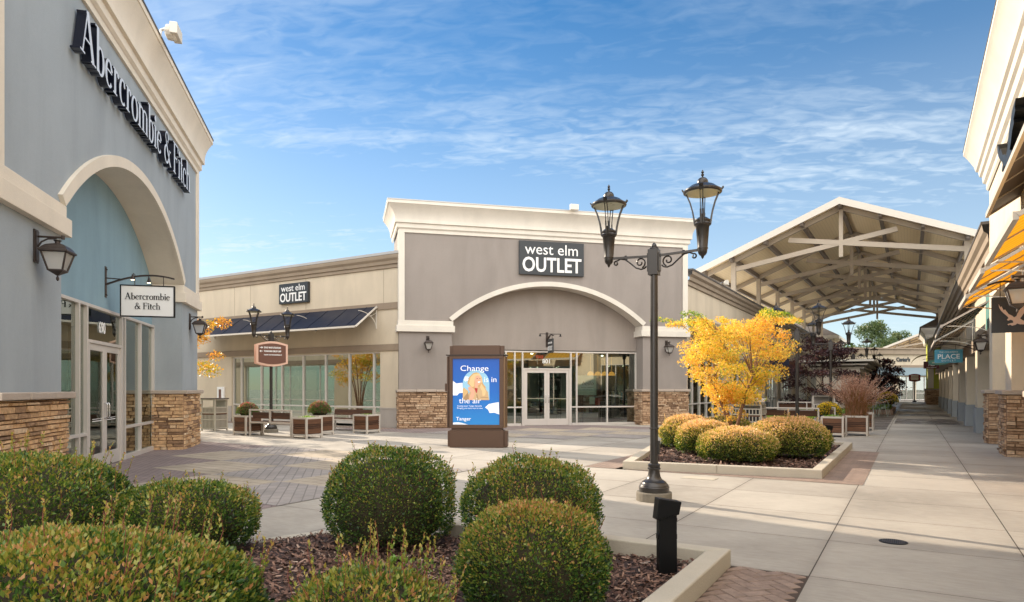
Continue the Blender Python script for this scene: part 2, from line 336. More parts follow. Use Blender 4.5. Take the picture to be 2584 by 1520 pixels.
# ================================================================ GROUND (structure)
GY, GX = 1.45, 1.56
def concf(T, b, co):
    s_ = T.new('ShaderNodeSeparateXYZ'); T.val(s_.inputs[0], co)
    gx = T.math('DIVIDE', T.math('ADD', s_.outputs[0], .70), GX); gy = T.math('DIVIDE', T.math('SUBTRACT', s_.outputs[1], 5.77), GY)
    fx = T.math('FRACT', gx); fy = T.math('FRACT', gy)
    dx = T.math('MULTIPLY', T.math('MINIMUM', fx, T.math('SUBTRACT', 1, fx)), GX); dy = T.math('MULTIPLY', T.math('MINIMUM', fy, T.math('SUBTRACT', 1, fy)), GY)
    wob = T.math('MULTIPLY', T.noise(co, 30, 2), .004)
    j = T.math('LESS_THAN', T.math('MINIMUM', dx, T.math('ADD', dy, .0015)), T.math('ADD', .0035, wob))
    cell = T.new('ShaderNodeCombineXYZ'); T.val(cell.inputs[0], T.math('FLOOR', gx)); T.val(cell.inputs[1], T.math('FLOOR', gy))
    wn = T.new('ShaderNodeTexWhiteNoise'); T.val(wn.inputs[0], cell.outputs[0])
    n1 = T.noise(co, .55, 5, .6, .4); n2 = T.noise(T.mapping(co, scale=(1, 3, 1)), 6, 6, .7); n3 = T.noise(co, 90, 3, .6)
    k = T.math('ADD', T.math('MULTIPLY', n1, .42), T.math('ADD', T.math('MULTIPLY', n2, .22), T.math('MULTIPLY', wn.outputs[0], .09)))
    k = T.math('SUBTRACT', k, .06)
    c = T.ramp(k, [(.12, (.22, .20, .17)), (.28, (.36, .325, .28)), (.42, (.47, .43, .37))])
    sp = T.ramp(T.noise(co, 2.3, 8, .75), [(.60, (0, 0, 0)), (.78, (1, 1, 1))])
    c = T.mix(T.math('MULTIPLY', sp, .42), c, (.25, .22, .19))
    c = T.mix(T.math('MULTIPLY', T.ramp(n3, [(.58, (0, 0, 0)), (.75, (1, 1, 1))]), .25), c, (.2, .18, .16))
    vo = T.new('ShaderNodeTexVoronoi'); T.val(vo.inputs['Vector'], co); vo.inputs['Scale'].default_value = 2.6
    wq = T.new('ShaderNodeTexWhiteNoise'); T.val(wq.inputs[0], vo.outputs['Position'])
    gum = T.math('MULTIPLY', T.math('LESS_THAN', vo.outputs['Distance'], .045), T.math('GREATER_THAN', wq.outputs[0], .62))
    c = T.mix(T.math('MULTIPLY', gum, .45), c, (.12, .105, .09))
    dirt = T.math('MULTIPLY', T.ramp(T.math('MINIMUM', dx, dy), [(0, (1, 1, 1)), (.09, (0, 0, 0))]), T.ramp(T.noise(co, 1.7, 4, .6), [(.35, (0, 0, 0)), (.7, (1, 1, 1))]))
    c = T.mix(T.math('MULTIPLY', dirt, .40), c, (.20, .175, .145))
    c = T.mix(j, c, (.07, .055, .045))
    T.val(b.inputs['Base Color'], c)
    wet = T.ramp(T.noise(T.mapping(co, scale=(1, .35, 1)), .35, 3, .5), [(.5, (.85,) * 3), (.62, (.42,) * 3)])
    far = T.math('GREATER_THAN', s_.outputs[1], 30.0)
    T.val(b.inputs['Roughness'], T.math('ADD', T.math('MULTIPLY', T.math('SUBTRACT', wet, .85), far), .85))
    bn = T.new('ShaderNodeBump'); bn.inputs['Strength'].default_value = .35; bn.inputs['Distance'].default_value = .008
    T.val(bn.inputs['Height'], T.math('ADD', T.noise(co, 45, 5, .7), T.math('MULTIPLY', j, -3.0))); T.l.new(bn.outputs[0], b.inputs['Normal'])
M['conc'] = mat('plaza_concrete', (.45, .4, .33), .85, fn=concf, spec=.3)
def paverf(cA, cB, sc=1.0, rot=0, wet=False):
    def f(T, b, co):
        br = T.new('ShaderNodeTexBrick'); T.val(br.inputs['Vector'], T.mapping(co, rot=(0, 0, rot), scale=(sc,) * 3))
        br.inputs['Scale'].default_value = 1; br.inputs['Brick Width'].default_value = .23; br.inputs['Row Height'].default_value = .115
        br.inputs['Mortar Size'].default_value = .007; br.inputs['Color1'].default_value = (*cA, 1); br.inputs['Color2'].default_value = (*cB, 1)
        br.inputs['Mortar'].default_value = (cA[0] * .62, cA[1] * .62, cA[2] * .62, 1)
        n = T.noise(co, 1.3, 6, .65); c = T.mix(1, br.outputs[0], T.ramp(n, [(.25, (.75,) * 3), (.7, (1.15,) * 3)]), 'MULTIPLY')
        T.val(b.inputs['Base Color'], c)
        bn = T.new('ShaderNodeBump'); bn.inputs['Strength'].default_value = .7; bn.inputs['Distance'].default_value = .012
        T.val(bn.inputs['Height'], T.math('SUBTRACT', T.math('MULTIPLY', T.noise(co, 30, 4), .4), br.outputs[1])); T.l.new(bn.outputs[0], b.inputs['Normal'])
        if wet: T.val(b.inputs['Roughness'], T.ramp(n, [(.35, (.75,) * 3), (.6, (.30,) * 3)]))
    return f
M['pavG'] = mat('stamped_paver_grey', (.3, .28, .26), .85, fn=paverf((.34, .30, .275), (.29, .26, .24), .8, R(45)))
M['pavT'] = mat('stamped_paver_tan', (.42, .35, .26), .85, fn=paverf((.44, .365, .28), (.40, .335, .255), .45))
M['pavP'] = mat('stamped_paver_plum', (.25, .2, .19), .85, fn=paverf((.265, .205, .19), (.235, .185, .175), 1.0, R(45)))
M['pavR'] = mat('brick_red_brown', (.25, .17, .13), .85, fn=paverf((.30, .22, .175), (.26, .19, .155), 1.0, R(45)))
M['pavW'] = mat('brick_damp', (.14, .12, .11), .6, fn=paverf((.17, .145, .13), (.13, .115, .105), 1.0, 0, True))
g = MB(); g.add([(-500, -500, 0), (500, -500, 0), (500, 700, 0), (-500, 700, 0)], [(0, 1, 2, 3)])
tag(g.build('ground', M['conc']), kind='structure')
def sheet(name, polys, m, z=.004):
    b = MB()
    for p in polys: b.add([(x, y, z) for x, y in p], [tuple(range(len(p)))])
    return tag(b.build(name, m), kind='structure')
def rc(x0, x1, y0, y1): return [(x0, y0), (x1, y0), (x1, y1), (x0, y1)]
xs = [-14.0, -12.2, -10.4, -8.65, -6.9]; ys = [5.7, 7.2, 8.65, 10.1, 11.5]
tan = [(2, 0), (1, 1), (0, 2), (3, 1), (2, 2), (1, 3)]; gry = [(3, 0), (2, 1), (1, 2), (0, 3), (3, 2), (2, 3)]
cells = lambda L: [rc(xs[i], xs[i + 1], ys[j], ys[j + 1]) for i, j in L]
mir = lambda P: [[(x, 28.9 - y) for x, y in p][::-1] for p in P]
sheet('paving_tan', cells(tan) + mir(cells(tan)), M['pavT'], .008)
sheet('paving_grey', cells(gry) + mir(cells(gry)), M['pavG'], .008)
plum = [[(-6.9, 4.2), (-6.9, 5.7), (-8.65, 5.7), (-8.65, 7.2), (-10.4, 7.2), (-10.4, 8.65), (-12.2, 8.65), (-12.2, 10.1), (-14, 10.1), (-14, 11.5), (-18.2, 11.5), (-18.2, 10.0), (-12, 4.2)]]
sheet('paving_plum', plum + [rc(-6.9, -5.0, 21.7, 30)] + mir(plum), M['pavP'], .004)
sheet('paving_brick', [rc(-4.72, -.64, 11.57, 12.35), rc(-1.30, -.64, 12.35, 17.75), rc(-40, -16.5, 18.3, 19.1), rc(-5.35, -4.5, 11.57, 16.0)], M['pavR'], .005)
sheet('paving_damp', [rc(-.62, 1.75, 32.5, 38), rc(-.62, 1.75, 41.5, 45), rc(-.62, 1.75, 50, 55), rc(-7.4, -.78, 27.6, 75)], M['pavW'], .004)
# herringbone strip beside the near bed: real bricks
def herring(b, x0, x1, y0, y1, w=.105, z=.012):
    gp = .009; rot = R(45); cr, sr = math.cos(rot), math.sin(rot)
    for i in range(-60, 60):
        for j in range(-60, 60):
            c = (i - j) % 4
            if c == 0: sx_, sy_ = 2 * w, w
            elif c == 3: sx_, sy_ = w, 2 * w
            else: continue
            cx_, cy_ = i * w + sx_ / 2, j * w + sy_ / 2
            X = cx_ * cr - cy_ * sr - 1.0; Y = cx_ * sr + cy_ * cr + 3.9
            if not (x0 - .02 < X < x1 + .02 and y0 < Y < y1 + .02): continue
            hx, hy = sx_ / 2 - gp / 2, sy_ / 2 - gp / 2; c_ = []
            for (a, c2) in ((-hx, -hy), (hx, -hy), (hx, hy), (-hx, hy)):
                c_.append((min(max(X + a * cr - c2 * sr, x0), x1), min(max(Y + a * sr + c2 * cr, y0), y1)))
            dz = random.uniform(-.002, .002); t = random.random() * .9 + .05
            cc = (sum(p[0] for p in c_) / 4, sum(p[1] for p in c_) / 4)
            top = [((p[0] - cc[0]) * .95 + cc[0], (p[1] - cc[1]) * .95 + cc[1], z + dz) for p in c_]
            b.add([(p[0], p[1], .0035) for p in c_] + top, [(4, 5, 6, 7), (0, 1, 5, 4), (1, 2, 6, 5), (2, 3, 7, 6), (3, 0, 4, 7)], 0, t)
def hbf(T, b, co):
    at = T.new('ShaderNodeAttribute'); at.attribute_name = 'tint'
    c = T.ramp(at.outputs['Fac'], [(0, (.235, .165, .13)), (1, (.31, .225, .18))]); n = T.noise(co, 9, 6, .7)
    T.val(b.inputs['Base Color'], T.mix(1, c, T.ramp(n, [(.3, (.65,) * 3), (.7, (1.15,) * 3)]), 'MULTIPLY'))
M['hb'] = mat('herringbone_brick', (.25, .18, .14), .9, bump=.6, bscale=70, fn=hbf)
sheet('paving_joint_bed', [rc(-1.30, -.70, 1.5, 5.75)], M['mortar'], .003)
hb = MB(); herring(hb, -1.295, -.705, 2.0, 5.745); tag(hb.build('paving_herringbone', M['hb']), kind='structure')
# kerbs
def kerb(name, outer, inner, h=.15, closed=False):
    b = MB(); n = len(outer); rg = range(n if closed else n - 1)
    for i in rg:
        j = (i + 1) % n; o0, o1, i0, i1 = outer[i], outer[j], inner[i], inner[j]
        L = math.dist(o0, o1); k = max(1, round(L / 1.5))
        for q in range(k):
            a, c = q / k + (.004 / L if q else 0), (q + 1) / k
            lp = lambda A, B, t: (A[0] + (B[0] - A[0]) * t, A[1] + (B[1] - A[1]) * t)
            P = [lp(o0, o1, a), lp(o0, o1, c), lp(i0, i1, c), lp(i0, i1, a)]
            b.add([(x, y, -.02) for x, y in P] + [(x, y, h) for x, y in P], [(3, 2, 1, 0), (4, 5, 6, 7), (0, 1, 5, 4), (1, 2, 6, 5), (2, 3, 7, 6), (3, 0, 4, 7)])
    return tag(b.build(name, M['curb'], bevel=.012), kind='structure')
bo = [(-1.30, -4), (-1.30, 5.74), (-2.4, 5.72), (-4.0, 5.5)]
bi = [(-1.47, -4), (-1.47, 5.57), (-2.42, 5.55), (-4.0, 5.34)]
kerb('kerb_near_bed', bo, bi)
kerb('kerb_low_edge', [(-4.0, 5.5), (-5.25, 4.85), (-5.5, 4.2), (-7.6, 2.9), (-8.3, 1.5)], [(-4.0, 5.34), (-5.13, 4.76), (-5.38, 4.1), (-7.5, 2.75), (-8.2, 1.4)], .03)
mulch_near = [(-1.47, -4), (-1.47, 5.57), (-2.42, 5.55), (-4.0, 5.34), (-5.13, 4.76), (-5.38, 4.1), (-7.5, 2.75), (-8.2, 1.4), (-8.2, -4)]
ro = [(-4.58, 11.60), (-1.26, 12.02), (-1.26, 18.6), (-4.4, 18.6), (-5.6, 16.6)]
ri = [(-4.42, 11.78), (-1.43, 12.16), (-1.43, 18.43), (-4.3, 18.43), (-5.4, 16.55)]
kerb('kerb_tree_bed', ro, ri, .15, True)
def chips(name, poly, n, z, dens_center=None, s=1.0):
    P = np.array(poly); lo = P.min(0); hi = P.max(0); pts = []
    def inside(x, y):
        c = False; m = len(poly)
        for i in range(m):
            x0, y0 = poly[i]; x1, y1 = poly[i - 1]
            if (y0 > y) != (y1 > y) and x < (x1 - x0) * (y - y0) / (y1 - y0) + x0: c = not c
        return c
    b = MB()
    b.add([(x, y, z - .03) for x, y in poly], [tuple(range(len(poly)))], 0, .08)
    while len(pts) < n:
        x, y = rng.uniform(lo[0], hi[0]), rng.uniform(lo[1], hi[1])
        if inside(x, y): pts.append((x, y))
    for (x, y) in pts:
        a = rng.uniform(0, 6.28); l = rng.uniform(.012, .034) * s; w_ = l * rng.uniform(.25, .5); tx, ty = rng.normal(0, .35, 2)
        t = float(rng.beta(1.6, 1.9)) * .98 + .01; zz = z + rng.uniform(-.022, .006) + .01 * math.sin(x * 5) * math.cos(y * 4)
        ca, sa = math.cos(a), math.sin(a)
        q = [(-l, -w_ * .6), (l * .8, -w_), (l, w_ * .5), (-l * .7, w_)]
        b.add([(x + u * ca - v_ * sa, y + u * sa + v_ * ca, zz + u * tx + v_ * ty) for u, v_ in q], [(0, 1, 2, 3)], 0, t)
    return tag(b.build(name, M['chip']), kind='stuff', label=None)
o = chips('mulch', [(-1.47, .8), (-1.47, 5.57), (-2.42, 5.55), (-4.0, 5.34), (-5.13, 4.76), (-5.38, 4.1), (-6.0, 3.7), (-6.0, .8)], 26000, .05)
tag(o, 'brown bark mulch covering the near shrub bed', 'mulch')
o = chips('mulch', ri, 9000, .07, s=1.5); tag(o, 'sunlit brown bark mulch under the golden tree', 'mulch')
# round drain grate, rectangular access cover
d = root('drain_grate', 'round black grate set flush in the concrete walk', 'drain', frame(-.15, 7.47, 0))
b = MB(); b.lathe([(.125, .001), (.125, .006), (.11, .007)], n=28); b.build('rim', M['black'], d)
b = MB()
for i in range(-5, 6):
    h_ = math.sqrt(max(.0001, .108 ** 2 - (i * .018) ** 2)); b.box(i * .018 - .005, i * .018 + .005, -h_, h_, .002, .009)
b.build('bar', M['bronze'], d)
b = MB(); b.box(-3.3, -2.75, 10.95, 11.25, .001, .006); b.box(-3.27, -2.78, 10.98, 11.22, .006, .008)
tag(b.build('access_cover', M['curb']), 'flat rectangular utility cover in the concrete before the tree bed', 'cover')

# ================================================================ BUILDING PARTS
def stones(b, x0, x1, y, z0, z1, out=-1, axis='x', seed=1, hmin=.045, hmax=.10, lmin=.14, lmax=.42):
    """courses of irregular split stones on a face; axis 'x': face in xz plane at y (outward = out along y)"""
    r = random.Random(seed); z = z0
    while z < z1 - .02:
        h = min(r.uniform(hmin, hmax), z1 - z); x = x0
        while x < x1 - .01:
            l = min(r.uniform(lmin, lmax), x1 - x)
            if x1 - (x + l) < .07: l = x1 - x
            hh = h - .006; d_ = r.uniform(.012, .055); t = min(.99, max(.02, r.gauss(.55, .28)))
            if r.random() < .09: t = r.uniform(.02, .12)
            g_ = .004; j = lambda a=.006: r.uniform(-a, a); ins = .010
            P0 = [(x + g_, z), (x + l - g_, z), (x + l - g_, z + hh), (x + g_, z + hh)]
            P1 = [(x + g_ + ins + j(), z + ins * .6 + j(.004)), (x + l - g_ - ins + j(), z + ins * .6 + j(.004)), (x + l - g_ - ins + j(), z + hh - ins * .5 + j(.003)), (x + g_ + ins + j(), z + hh - ins * .5 + j(.003))]
            dd = [d_ + j(.008) for _ in range(4)]
            if axis == 'x': vs = [(a, y - out * .02, c) for a, c in P0] + [(a, y + out * dd[i], c) for i, (a, c) in enumerate(P1)]
            else: vs = [(y - out * .02, a, c) for a, c in P0] + [(y + out * dd[i], a, c) for i, (a, c) in enumerate(P1)]
            b.add(vs, [(4, 5, 6, 7), (0, 1, 5, 4), (1, 2, 6, 5), (2, 3, 7, 6), (3, 0, 4, 7)], 0, t)
            x += l
        z += h
def stone_pier(parent, F, x0, x1, yf, yb, m, label=None, z1=1.36, left=True, right=True, seed=1):
    """stone clad base of a pier; front face at y=yf (towards -y)"""
    b = MB(); b.box(x0, x1, yf, yb, 0, z1, 0, .02)
    stones(b, x0, x1, yf, 0, z1, -1, 'x', seed)
    if left: stones(b, yf, yb, x0, 0, z1, -1, 'y', seed + 1)
    if right: stones(b, yf, yb, x1, 0, z1, 1, 'y', seed + 2)
    o = b.build('stone_base', m, parent, F)
    if label: o['label'] = label
    c = MB(); k = max(1, round((x1 - x0) / .6)); r = random.Random(seed)
    for i in range(k):
        xa = x0 - .07 + (x1 - x0 + .14) * i / k; xb = x0 - .07 + (x1 - x0 + .14) * (i + 1) / k
        c.box(xa + .003, xb - .003, yf - .09 - r.uniform(0, .015), yb + .05, z1, z1 + .09 + r.uniform(-.008, .008))
    co = c.build('cap', M['cap'], o, F, bevel=.014); co.parent = o
    return o
def cornice_profile(b, x0, x1, yf, yb, prof, m=0):
    """prof: list of (out, z); sweeps round front and both sides"""
    vs = []
    for o_, z in prof:
        vs += [(x0 - o_, yb, z), (x0 - o_, yf - o_, z), (x1 + o_, yf - o_, z), (x1 + o_, yb, z)]
    fs = []
    for i in range(len(prof) - 1):
        for k in range(3): fs.append((i * 4 + k, i * 4 + k + 1, i * 4 + k + 5, i * 4 + k + 4))
    n = len(prof); fs.append(((n - 1) * 4, (n - 1) * 4 + 1, (n - 1) * 4 + 2, (n - 1) * 4 + 3))
    return b.add(vs, fs, m)
def door(parent, F, x0, x1, y, z1, hinge_left, gl, name='door', handle_side=1):
    b = MB(); st = .105; br = .26; tr = .12
    b.box(x0, x0 + st, y - .025, y + .02, .015, z1); b.box(x1 - st, x1, y - .025, y + .02, .015, z1)
    b.box(x0 + st, x1 - st, y - .025, y + .02, .015, .015 + br); b.box(x0 + st, x1 - st, y - .025, y + .02, z1 - tr, z1)
    d_ = b.build(name, M['alu'], parent, F, bevel=.004)
    g_ = MB(); g_.add([(x0 + st, y, .27), (x1 - st, y, .27), (x1 - st, y, z1 - tr), (x0 + st, y, z1 - tr)], [(0, 1, 2, 3)])
    g_.build('glass', gl, d_, F)
    h = MB(); hx = (x1 - st * .55) if handle_side > 0 else (x0 + st * .55); s_ = -1 if handle_side > 0 else 1
    h.tube([(hx, y - .02, .93), (hx, y - .075, .93), (hx, y - .085, .96), (hx, y - .085, 1.18), (hx, y - .075, 1.21), (hx, y - .02, 1.21)], .012, 8)
    h.build('handle', M['steel'], d_, F, smooth=50)
    h = MB(); h.box(x0 + st, x1 - st, y + .03, y + .06, 1.02, 1.06); h.build('push_bar', M['steel'], d_, F)
    return d_
def storefront(parent, F, x0, x1, y, z0, z1, mull, transom=None, skip=None, gl=None, sill=.10, fw=.055, dname='window_frame', mat_=None):
    """aluminium frame at plane y (outside towards -y), mull = x positions; skip=(xa,xb) door bay"""
    mt = mat_ or M['alu']; b = MB(); d = .06
    b.box(x0, x1, y - d, y + .03, z1 - fw, z1); b.box(x0, x0 + fw, y - d, y + .03, z0, z1 - fw); b.box(x1 - fw, x1, y - d, y + .03, z0, z1 - fw)
    segs = [(x0, x1)] if not skip else [(x0, skip[0]), (skip[1], x1)]
    for a, c in segs:
        if c - a < .2: continue
        b.box(a + fw, c - fw, y - d + .002, y + .03, z0, z0 + sill)
    for q in mull: b.box(q - fw / 2, q + fw / 2, y - d - .003, y + .03, z0, z1 - fw)
    edges = [x0] + sorted(mull) + [x1]
    if transom is not None:
        for a, c in zip(edges, edges[1:]):
            if skip and a >= skip[0] - .2 and c <= skip[1] + .2: continue
            b.box(a + fw / 2, c - fw / 2, y - d + .002, y + .03, transom - fw / 2, transom + fw / 2)
    fo = b.build(dname, mt, parent, F, bevel=.003)
    for a, c in zip(edges, edges[1:]):
        if skip and a >= skip[0] - .06 and c <= skip[1] + .06: continue
        lv = [(z0 + sill, z1 - fw)] if transom is None else [(z0 + sill, transom - fw / 2), (transom + fw / 2, z1 - fw)]
        g_ = MB()
        for za, zb in lv: g_.add([(a + fw / 2, y, za), (c - fw / 2, y, za), (c - fw / 2, y, zb), (a + fw / 2, y, zb)], [(0, 1, 2, 3)])
        g_.build('pane', gl or M['glass'], fo, F)
    return fo
M['int'] = [mat('interior_wall', (.10, .10, .095), .9), mat('interior_floor', (.16, .14, .12), .5), mat('shelf_dark', (.05, .035, .03), .6), mat('goods_cream', (.42, .36, .27), .8),
            mat('goods_red', (.28, .05, .04), .8), mat('goods_green', (.07, .14, .10), .8), mat('goods_blue', (.08, .13, .2), .8), M['spot'], mat('goods_white', (.6, .58, .54), .8)]
def interior(parent, F, x0, x1, y0, depth, z1, seed=1, n=14, bright=1, spots=True):
    """a real room behind the glass with racks, tables and ceiling spots"""
    r = random.Random(seed); b = MB(); y1 = y0 + depth
    b.add([(x0, y1, 0), (x1, y1, 0), (x1, y1, z1), (x0, y1, z1)], [(0, 1, 2, 3)], 0)
    b.add([(x0, y0, 0), (x0, y1, 0), (x0, y1, z1), (x0, y0, z1)], [(0, 1, 2, 3)], 0); b.add([(x1, y0, 0), (x1, y1, 0), (x1, y1, z1), (x1, y0, z1)], [(3, 2, 1, 0)], 0)
    b.add([(x0, y0, .02), (x1, y0, .02), (x1, y1, .02), (x0, y1, .02)], [(0, 1, 2, 3)], 1); b.add([(x0, y0, z1), (x1, y0, z1), (x1, y1, z1), (x0, y1, z1)], [(3, 2, 1, 0)], 0)
    for i in range(n):
        cx = r.uniform(x0 + .4, x1 - .4); cy = r.uniform(y0 + .7, y1 - .3); k = r.random()
        if k < .45:   # rack with hanging clothes
            h_ = r.uniform(1.2, 1.5); L = r.uniform(.5, 1.0)
            b.box(cx - L / 2, cx + L / 2, cy - .012, cy + .012, h_, h_ + .025, 2); b.box(cx - L / 2, cx - L / 2 + .03, cy - .15, cy + .15, .02, h_, 2); b.box(cx + L / 2 - .03, cx + L / 2, cy - .15, cy + .15, .02, h_, 2)
            q = cx - L / 2 + .06
            while q < cx + L / 2 - .06:
                dd = r.uniform(.5, .8); b.prism([(cy - .05, h_), (cy + .05, h_), (cy + .2, h_ - .1), (cy + .17, h_ - dd), (cy - .17, h_ - dd), (cy - .2, h_ - .1)], q, q + .03, 'yz', r.choice([3, 4, 5, 6, 8, 2, 2])); q += .05
        elif k < .8:  # table with folded stacks
            b.box(cx - .5, cx + .5, cy - .3, cy + .3, .70, .75, 2)
            for sx in (-.45, .4): b.box(cx + sx, cx + sx + .05, cy - .28, cy + .28, .02, .70, 2)
            for q in range(5): zz = .75; w_ = r.uniform(.05, .22); b.box(cx - .45 + q * .19, cx - .30 + q * .19, cy - .12, cy + .1, zz, zz + w_, r.choice([3, 4, 5, 6, 8]))
        else:         # shelving
            for zz in (.4, .9, 1.4, 1.9): b.box(cx - .4, cx + .4, cy - .15, cy + .15, zz, zz + .03, 2); [b.box(cx - .36 + q * .15, cx - .26 + q * .15, cy - .1, cy + .08, zz + .03, zz + r.uniform(.1, .3), r.choice([3, 4, 5, 6, 8])) for q in range(5)]
            for sx in (-.42, .39): b.box(cx + sx, cx + sx + .03, cy - .16, cy + .16, .02, 2.0, 2)
    if spots:
        for i in range(int((x1 - x0) * 1.1)):
            cx = x0 + .4 + i / 1.1 * .95; cy = y0 + r.uniform(.6, depth * .8); b.lathe([(.045, z1 - .05), (.05, z1 - .012)], cx, cy, 8, 7)
    return b.build('interior', M['int'], parent, F)

def tower(F, W, p1, p2, Hb, wallm, recm, trimm, stone_m, label, cat, name='store_building', depth=2.6, seed=1, flash=None, shop=None, parent=None, oh=.42):
    """arched entrance tower; local x along the front seen left to right, -y outward"""
    P = parent or root(name, label, cat, F)
    a0, a1 = p1, W - p2; mid = (a0 + a1) / 2; hs_ = (a1 - a0) / 2; rise = 1.47; Z0 = 4.02; RR = (hs_ ** 2 + rise ** 2) / (2 * rise); cz = Z0 + rise - RR
    N = 40; arc = []
    a_end = math.asin(hs_ / RR)
    for i in range(N + 1):
        t = -a_end + 2 * a_end * i / N; arc.append((mid + RR * math.sin(t), cz + RR * math.cos(t)))
    rec = .67; Ht = 7.46
    b = MB()
    # front wall above the springing, both piers
    prev = arc[0]
    for q in arc[1:]:
        b.add([(prev[0], 0, prev[1]), (q[0], 0, q[1]), (q[0], 0, Ht), (prev[0], 0, Ht)], [(0, 1, 2, 3)]); prev = q
    for xa, xb in ((0, a0), (a1, W)):
        b.add([(xa, 0, 0), (xb, 0, 0), (xb, 0, Ht), (xa, 0, Ht)], [(0, 1, 2, 3)])
    b.add([(a0, 0, 0), (a0, rec, 0), (a0, rec, Z0), (a0, 0, Z0)], [(0, 1, 2, 3)]); b.add([(a1, 0, 0), (a1, rec, 0), (a1, rec, Z0), (a1, 0, Z0)], [(3, 2, 1, 0)])
    b.add([(0, 0, 0), (0, depth, 0), (0, depth, Ht), (0, 0, Ht)], [(3, 2, 1, 0)]); b.add([(W, 0, 0), (W, depth, 0), (W, depth, Ht), (W, 0, Ht)], [(0, 1, 2, 3)])
    b.add([(0, depth, 0), (W, depth, 0), (W, depth, Ht + .7), (0, depth, Ht + .7)], [(3, 2, 1, 0)])
    b.build('wall', wallm, P, F)
    b = MB(); prev = arc[0]
    for q in arc[1:]:
        b.add([(prev[0], -.0, prev[1]), (q[0], 0, q[1]), (q[0], rec, q[1]), (prev[0], rec, prev[1])], [(0, 1, 2, 3)]); prev = q
    b.build('arch_soffit', trimm, P, F, smooth=30)
    b = MB(); b.add([(a0 - .02, rec, 3.02), (a1 + .02, rec, 3.02), (a1 + .02, rec, 5.6), (a0 - .02, rec, 5.6)], [(0, 1, 2, 3)])
    b.add([(a0, rec, 3.02), (a1, rec, 3.02), (a1, rec + .4, 3.02), (a0, rec + .4, 3.02)], [(0, 1, 2, 3)])
    b.build('recess_wall', recm, P, F)
    # arch trim, proud of the wall
    b = MB(); w_ = .17; R2 = RR + w_; out = -.06; inn = .0; vs = []
    for i in range(N + 1):
        t = -a_end + 2 * a_end * i / N
        for rr, yy in ((RR - .012, inn + .02), (RR - .012, out), (R2, out), (R2, inn + .0)):
            vs.append((mid + rr * math.sin(t), yy, max(cz + rr * math.cos(t), Z0)))
    fs = [(i * 4 + k, (i + 1) * 4 + k, (i + 1) * 4 + k + 1, i * 4 + k + 1) for i in range(N) for k in range(3)]
    b.add(vs, fs + [(0, 1, 2, 3), (4 * N + 3, 4 * N + 2, 4 * N + 1, 4 * N)]); b.build('arch_trim', trimm, P, F, smooth=35)
    # impost bands wrap the piers
    for (xa, xb, inner) in ((0, a0, 1), (a1, W, -1)):
        b = MB(); xl, xr = (xa - .10, xb + .10)
        b.box(xl + (.0 if inner > 0 else -.0), xr, -.10, rec - .003, 3.60, 3.84); 
        b.box(xl + .05, xr - .05, -.05, rec - .004, 3.84, Z0 + .0)
        b.build('impost_band', trimm, P, F, bevel=.006)
    b = MB(); b.box(-.02, .20, -.045, .02, Z0, Ht - .001); b.box(W - .20, W + .02, -.045, .02, Z0, Ht - .001); b.box(.20, W - .20, -.045, .02, 7.28, Ht - .001)
    b.box(-.03, .0, .021, .25, Z0, Ht); b.box(W, W + .03, .021, .25, Z0, Ht)
    b.build('panel_trim', trimm, P, F)
    b = MB(); prof = [(.05, 7.40), (.10, 7.45), (.10, 7.60), (.16, 7.62), (.16, 7.74)]
    for i in range(9):
        t = i / 8; prof.append((.16 + (oh - .16) * (t ** 1.5), 7.74 + .50 * t ** .8))
    prof += [(oh, 8.25), (oh + .02, 8.25), (oh + .02, 8.36)]
    cornice_profile(b, 0, W, 0, depth, prof); b.build('cornice', trimm, P, F, smooth=35)
    b = MB(); b.box(-oh - .035, W + oh + .035, -oh - .035, depth, 8.362, 8.40); b.build('coping', flash or M['flash'], P, F)
    s1 = stone_pier(P, F, -.03, a0 + .05, -.05, rec, stone_m, seed=seed, left=True, right=True)
    s2 = stone_pier(P, F, a1 - .05, W + .03, -.05, rec, stone_m, seed=seed + 5, left=True, right=True)
    return P, a0, a1, rec

# ---------------------------------------------------------------- left tower (grey-blue)
fx, fy = -8.68, 3.315; LW_ = 10.93
FA = frame(fx, fy, 135.686)
PA, a0, a1, rec = tower(FA, 11.1, 1.92, 1.82, 0, M['grey'], M['teal'], M['trim'], M['stone'],
                        'blue grey stucco shop tower with a teal arched recess and tan stone piers', 'shop', seed=11, flash=M['dflash'], oh=.32)
y = rec
sf = storefront(PA, FA, a0, a1, y, 0, 3.02, [2.55, 3.55, 4.44, 4.82, 6.80, 7.0, 8.15], .68, skip=(4.82, 6.80), gl=M['glass'])
b = MB(); b.box(4.85, 6.77, y - .062, y + .03, 2.32, 2.38); b.box(4.85, 4.91, y - .064, y + .03, 0, 2.32); b.box(6.71, 6.77, y - .064, y + .03, 0, 2.32); dfm = b.build('door_frame', M['alu'], PA, FA)
b = MB(); b.add([(4.85, y, 2.38), (6.77, y, 2.38), (6.77, y, 2.965), (4.85, y, 2.965)], [(0, 1, 2, 3)]); b.build('transom_pane', M['glass'], PA, FA)
door(PA, FA, 4.915, 5.807, y - .01, 2.315, True, M['clear'], handle_side=1); door(PA, FA, 5.813, 6.705, y - .01, 2.315, False, M['clear'], handle_side=-1)
b = MB(); b.text('690', .30, 5.72, 2.55, y - .012, sx=.82, off=.004); b.build('street_number', M['white'], PA, FA)
interior(PA, FA, a0 - .5, a1 + .4, y + .1, 4.2, 3.0, seed=3, n=16)
b = MB(); b.box(5.2, 6.5, y - .012, y - .008, .88, .895); b.box(5.2, 6.5, y - .012, y - .008, .92, .93); b.build('door_decal', M['white'], PA, FA)

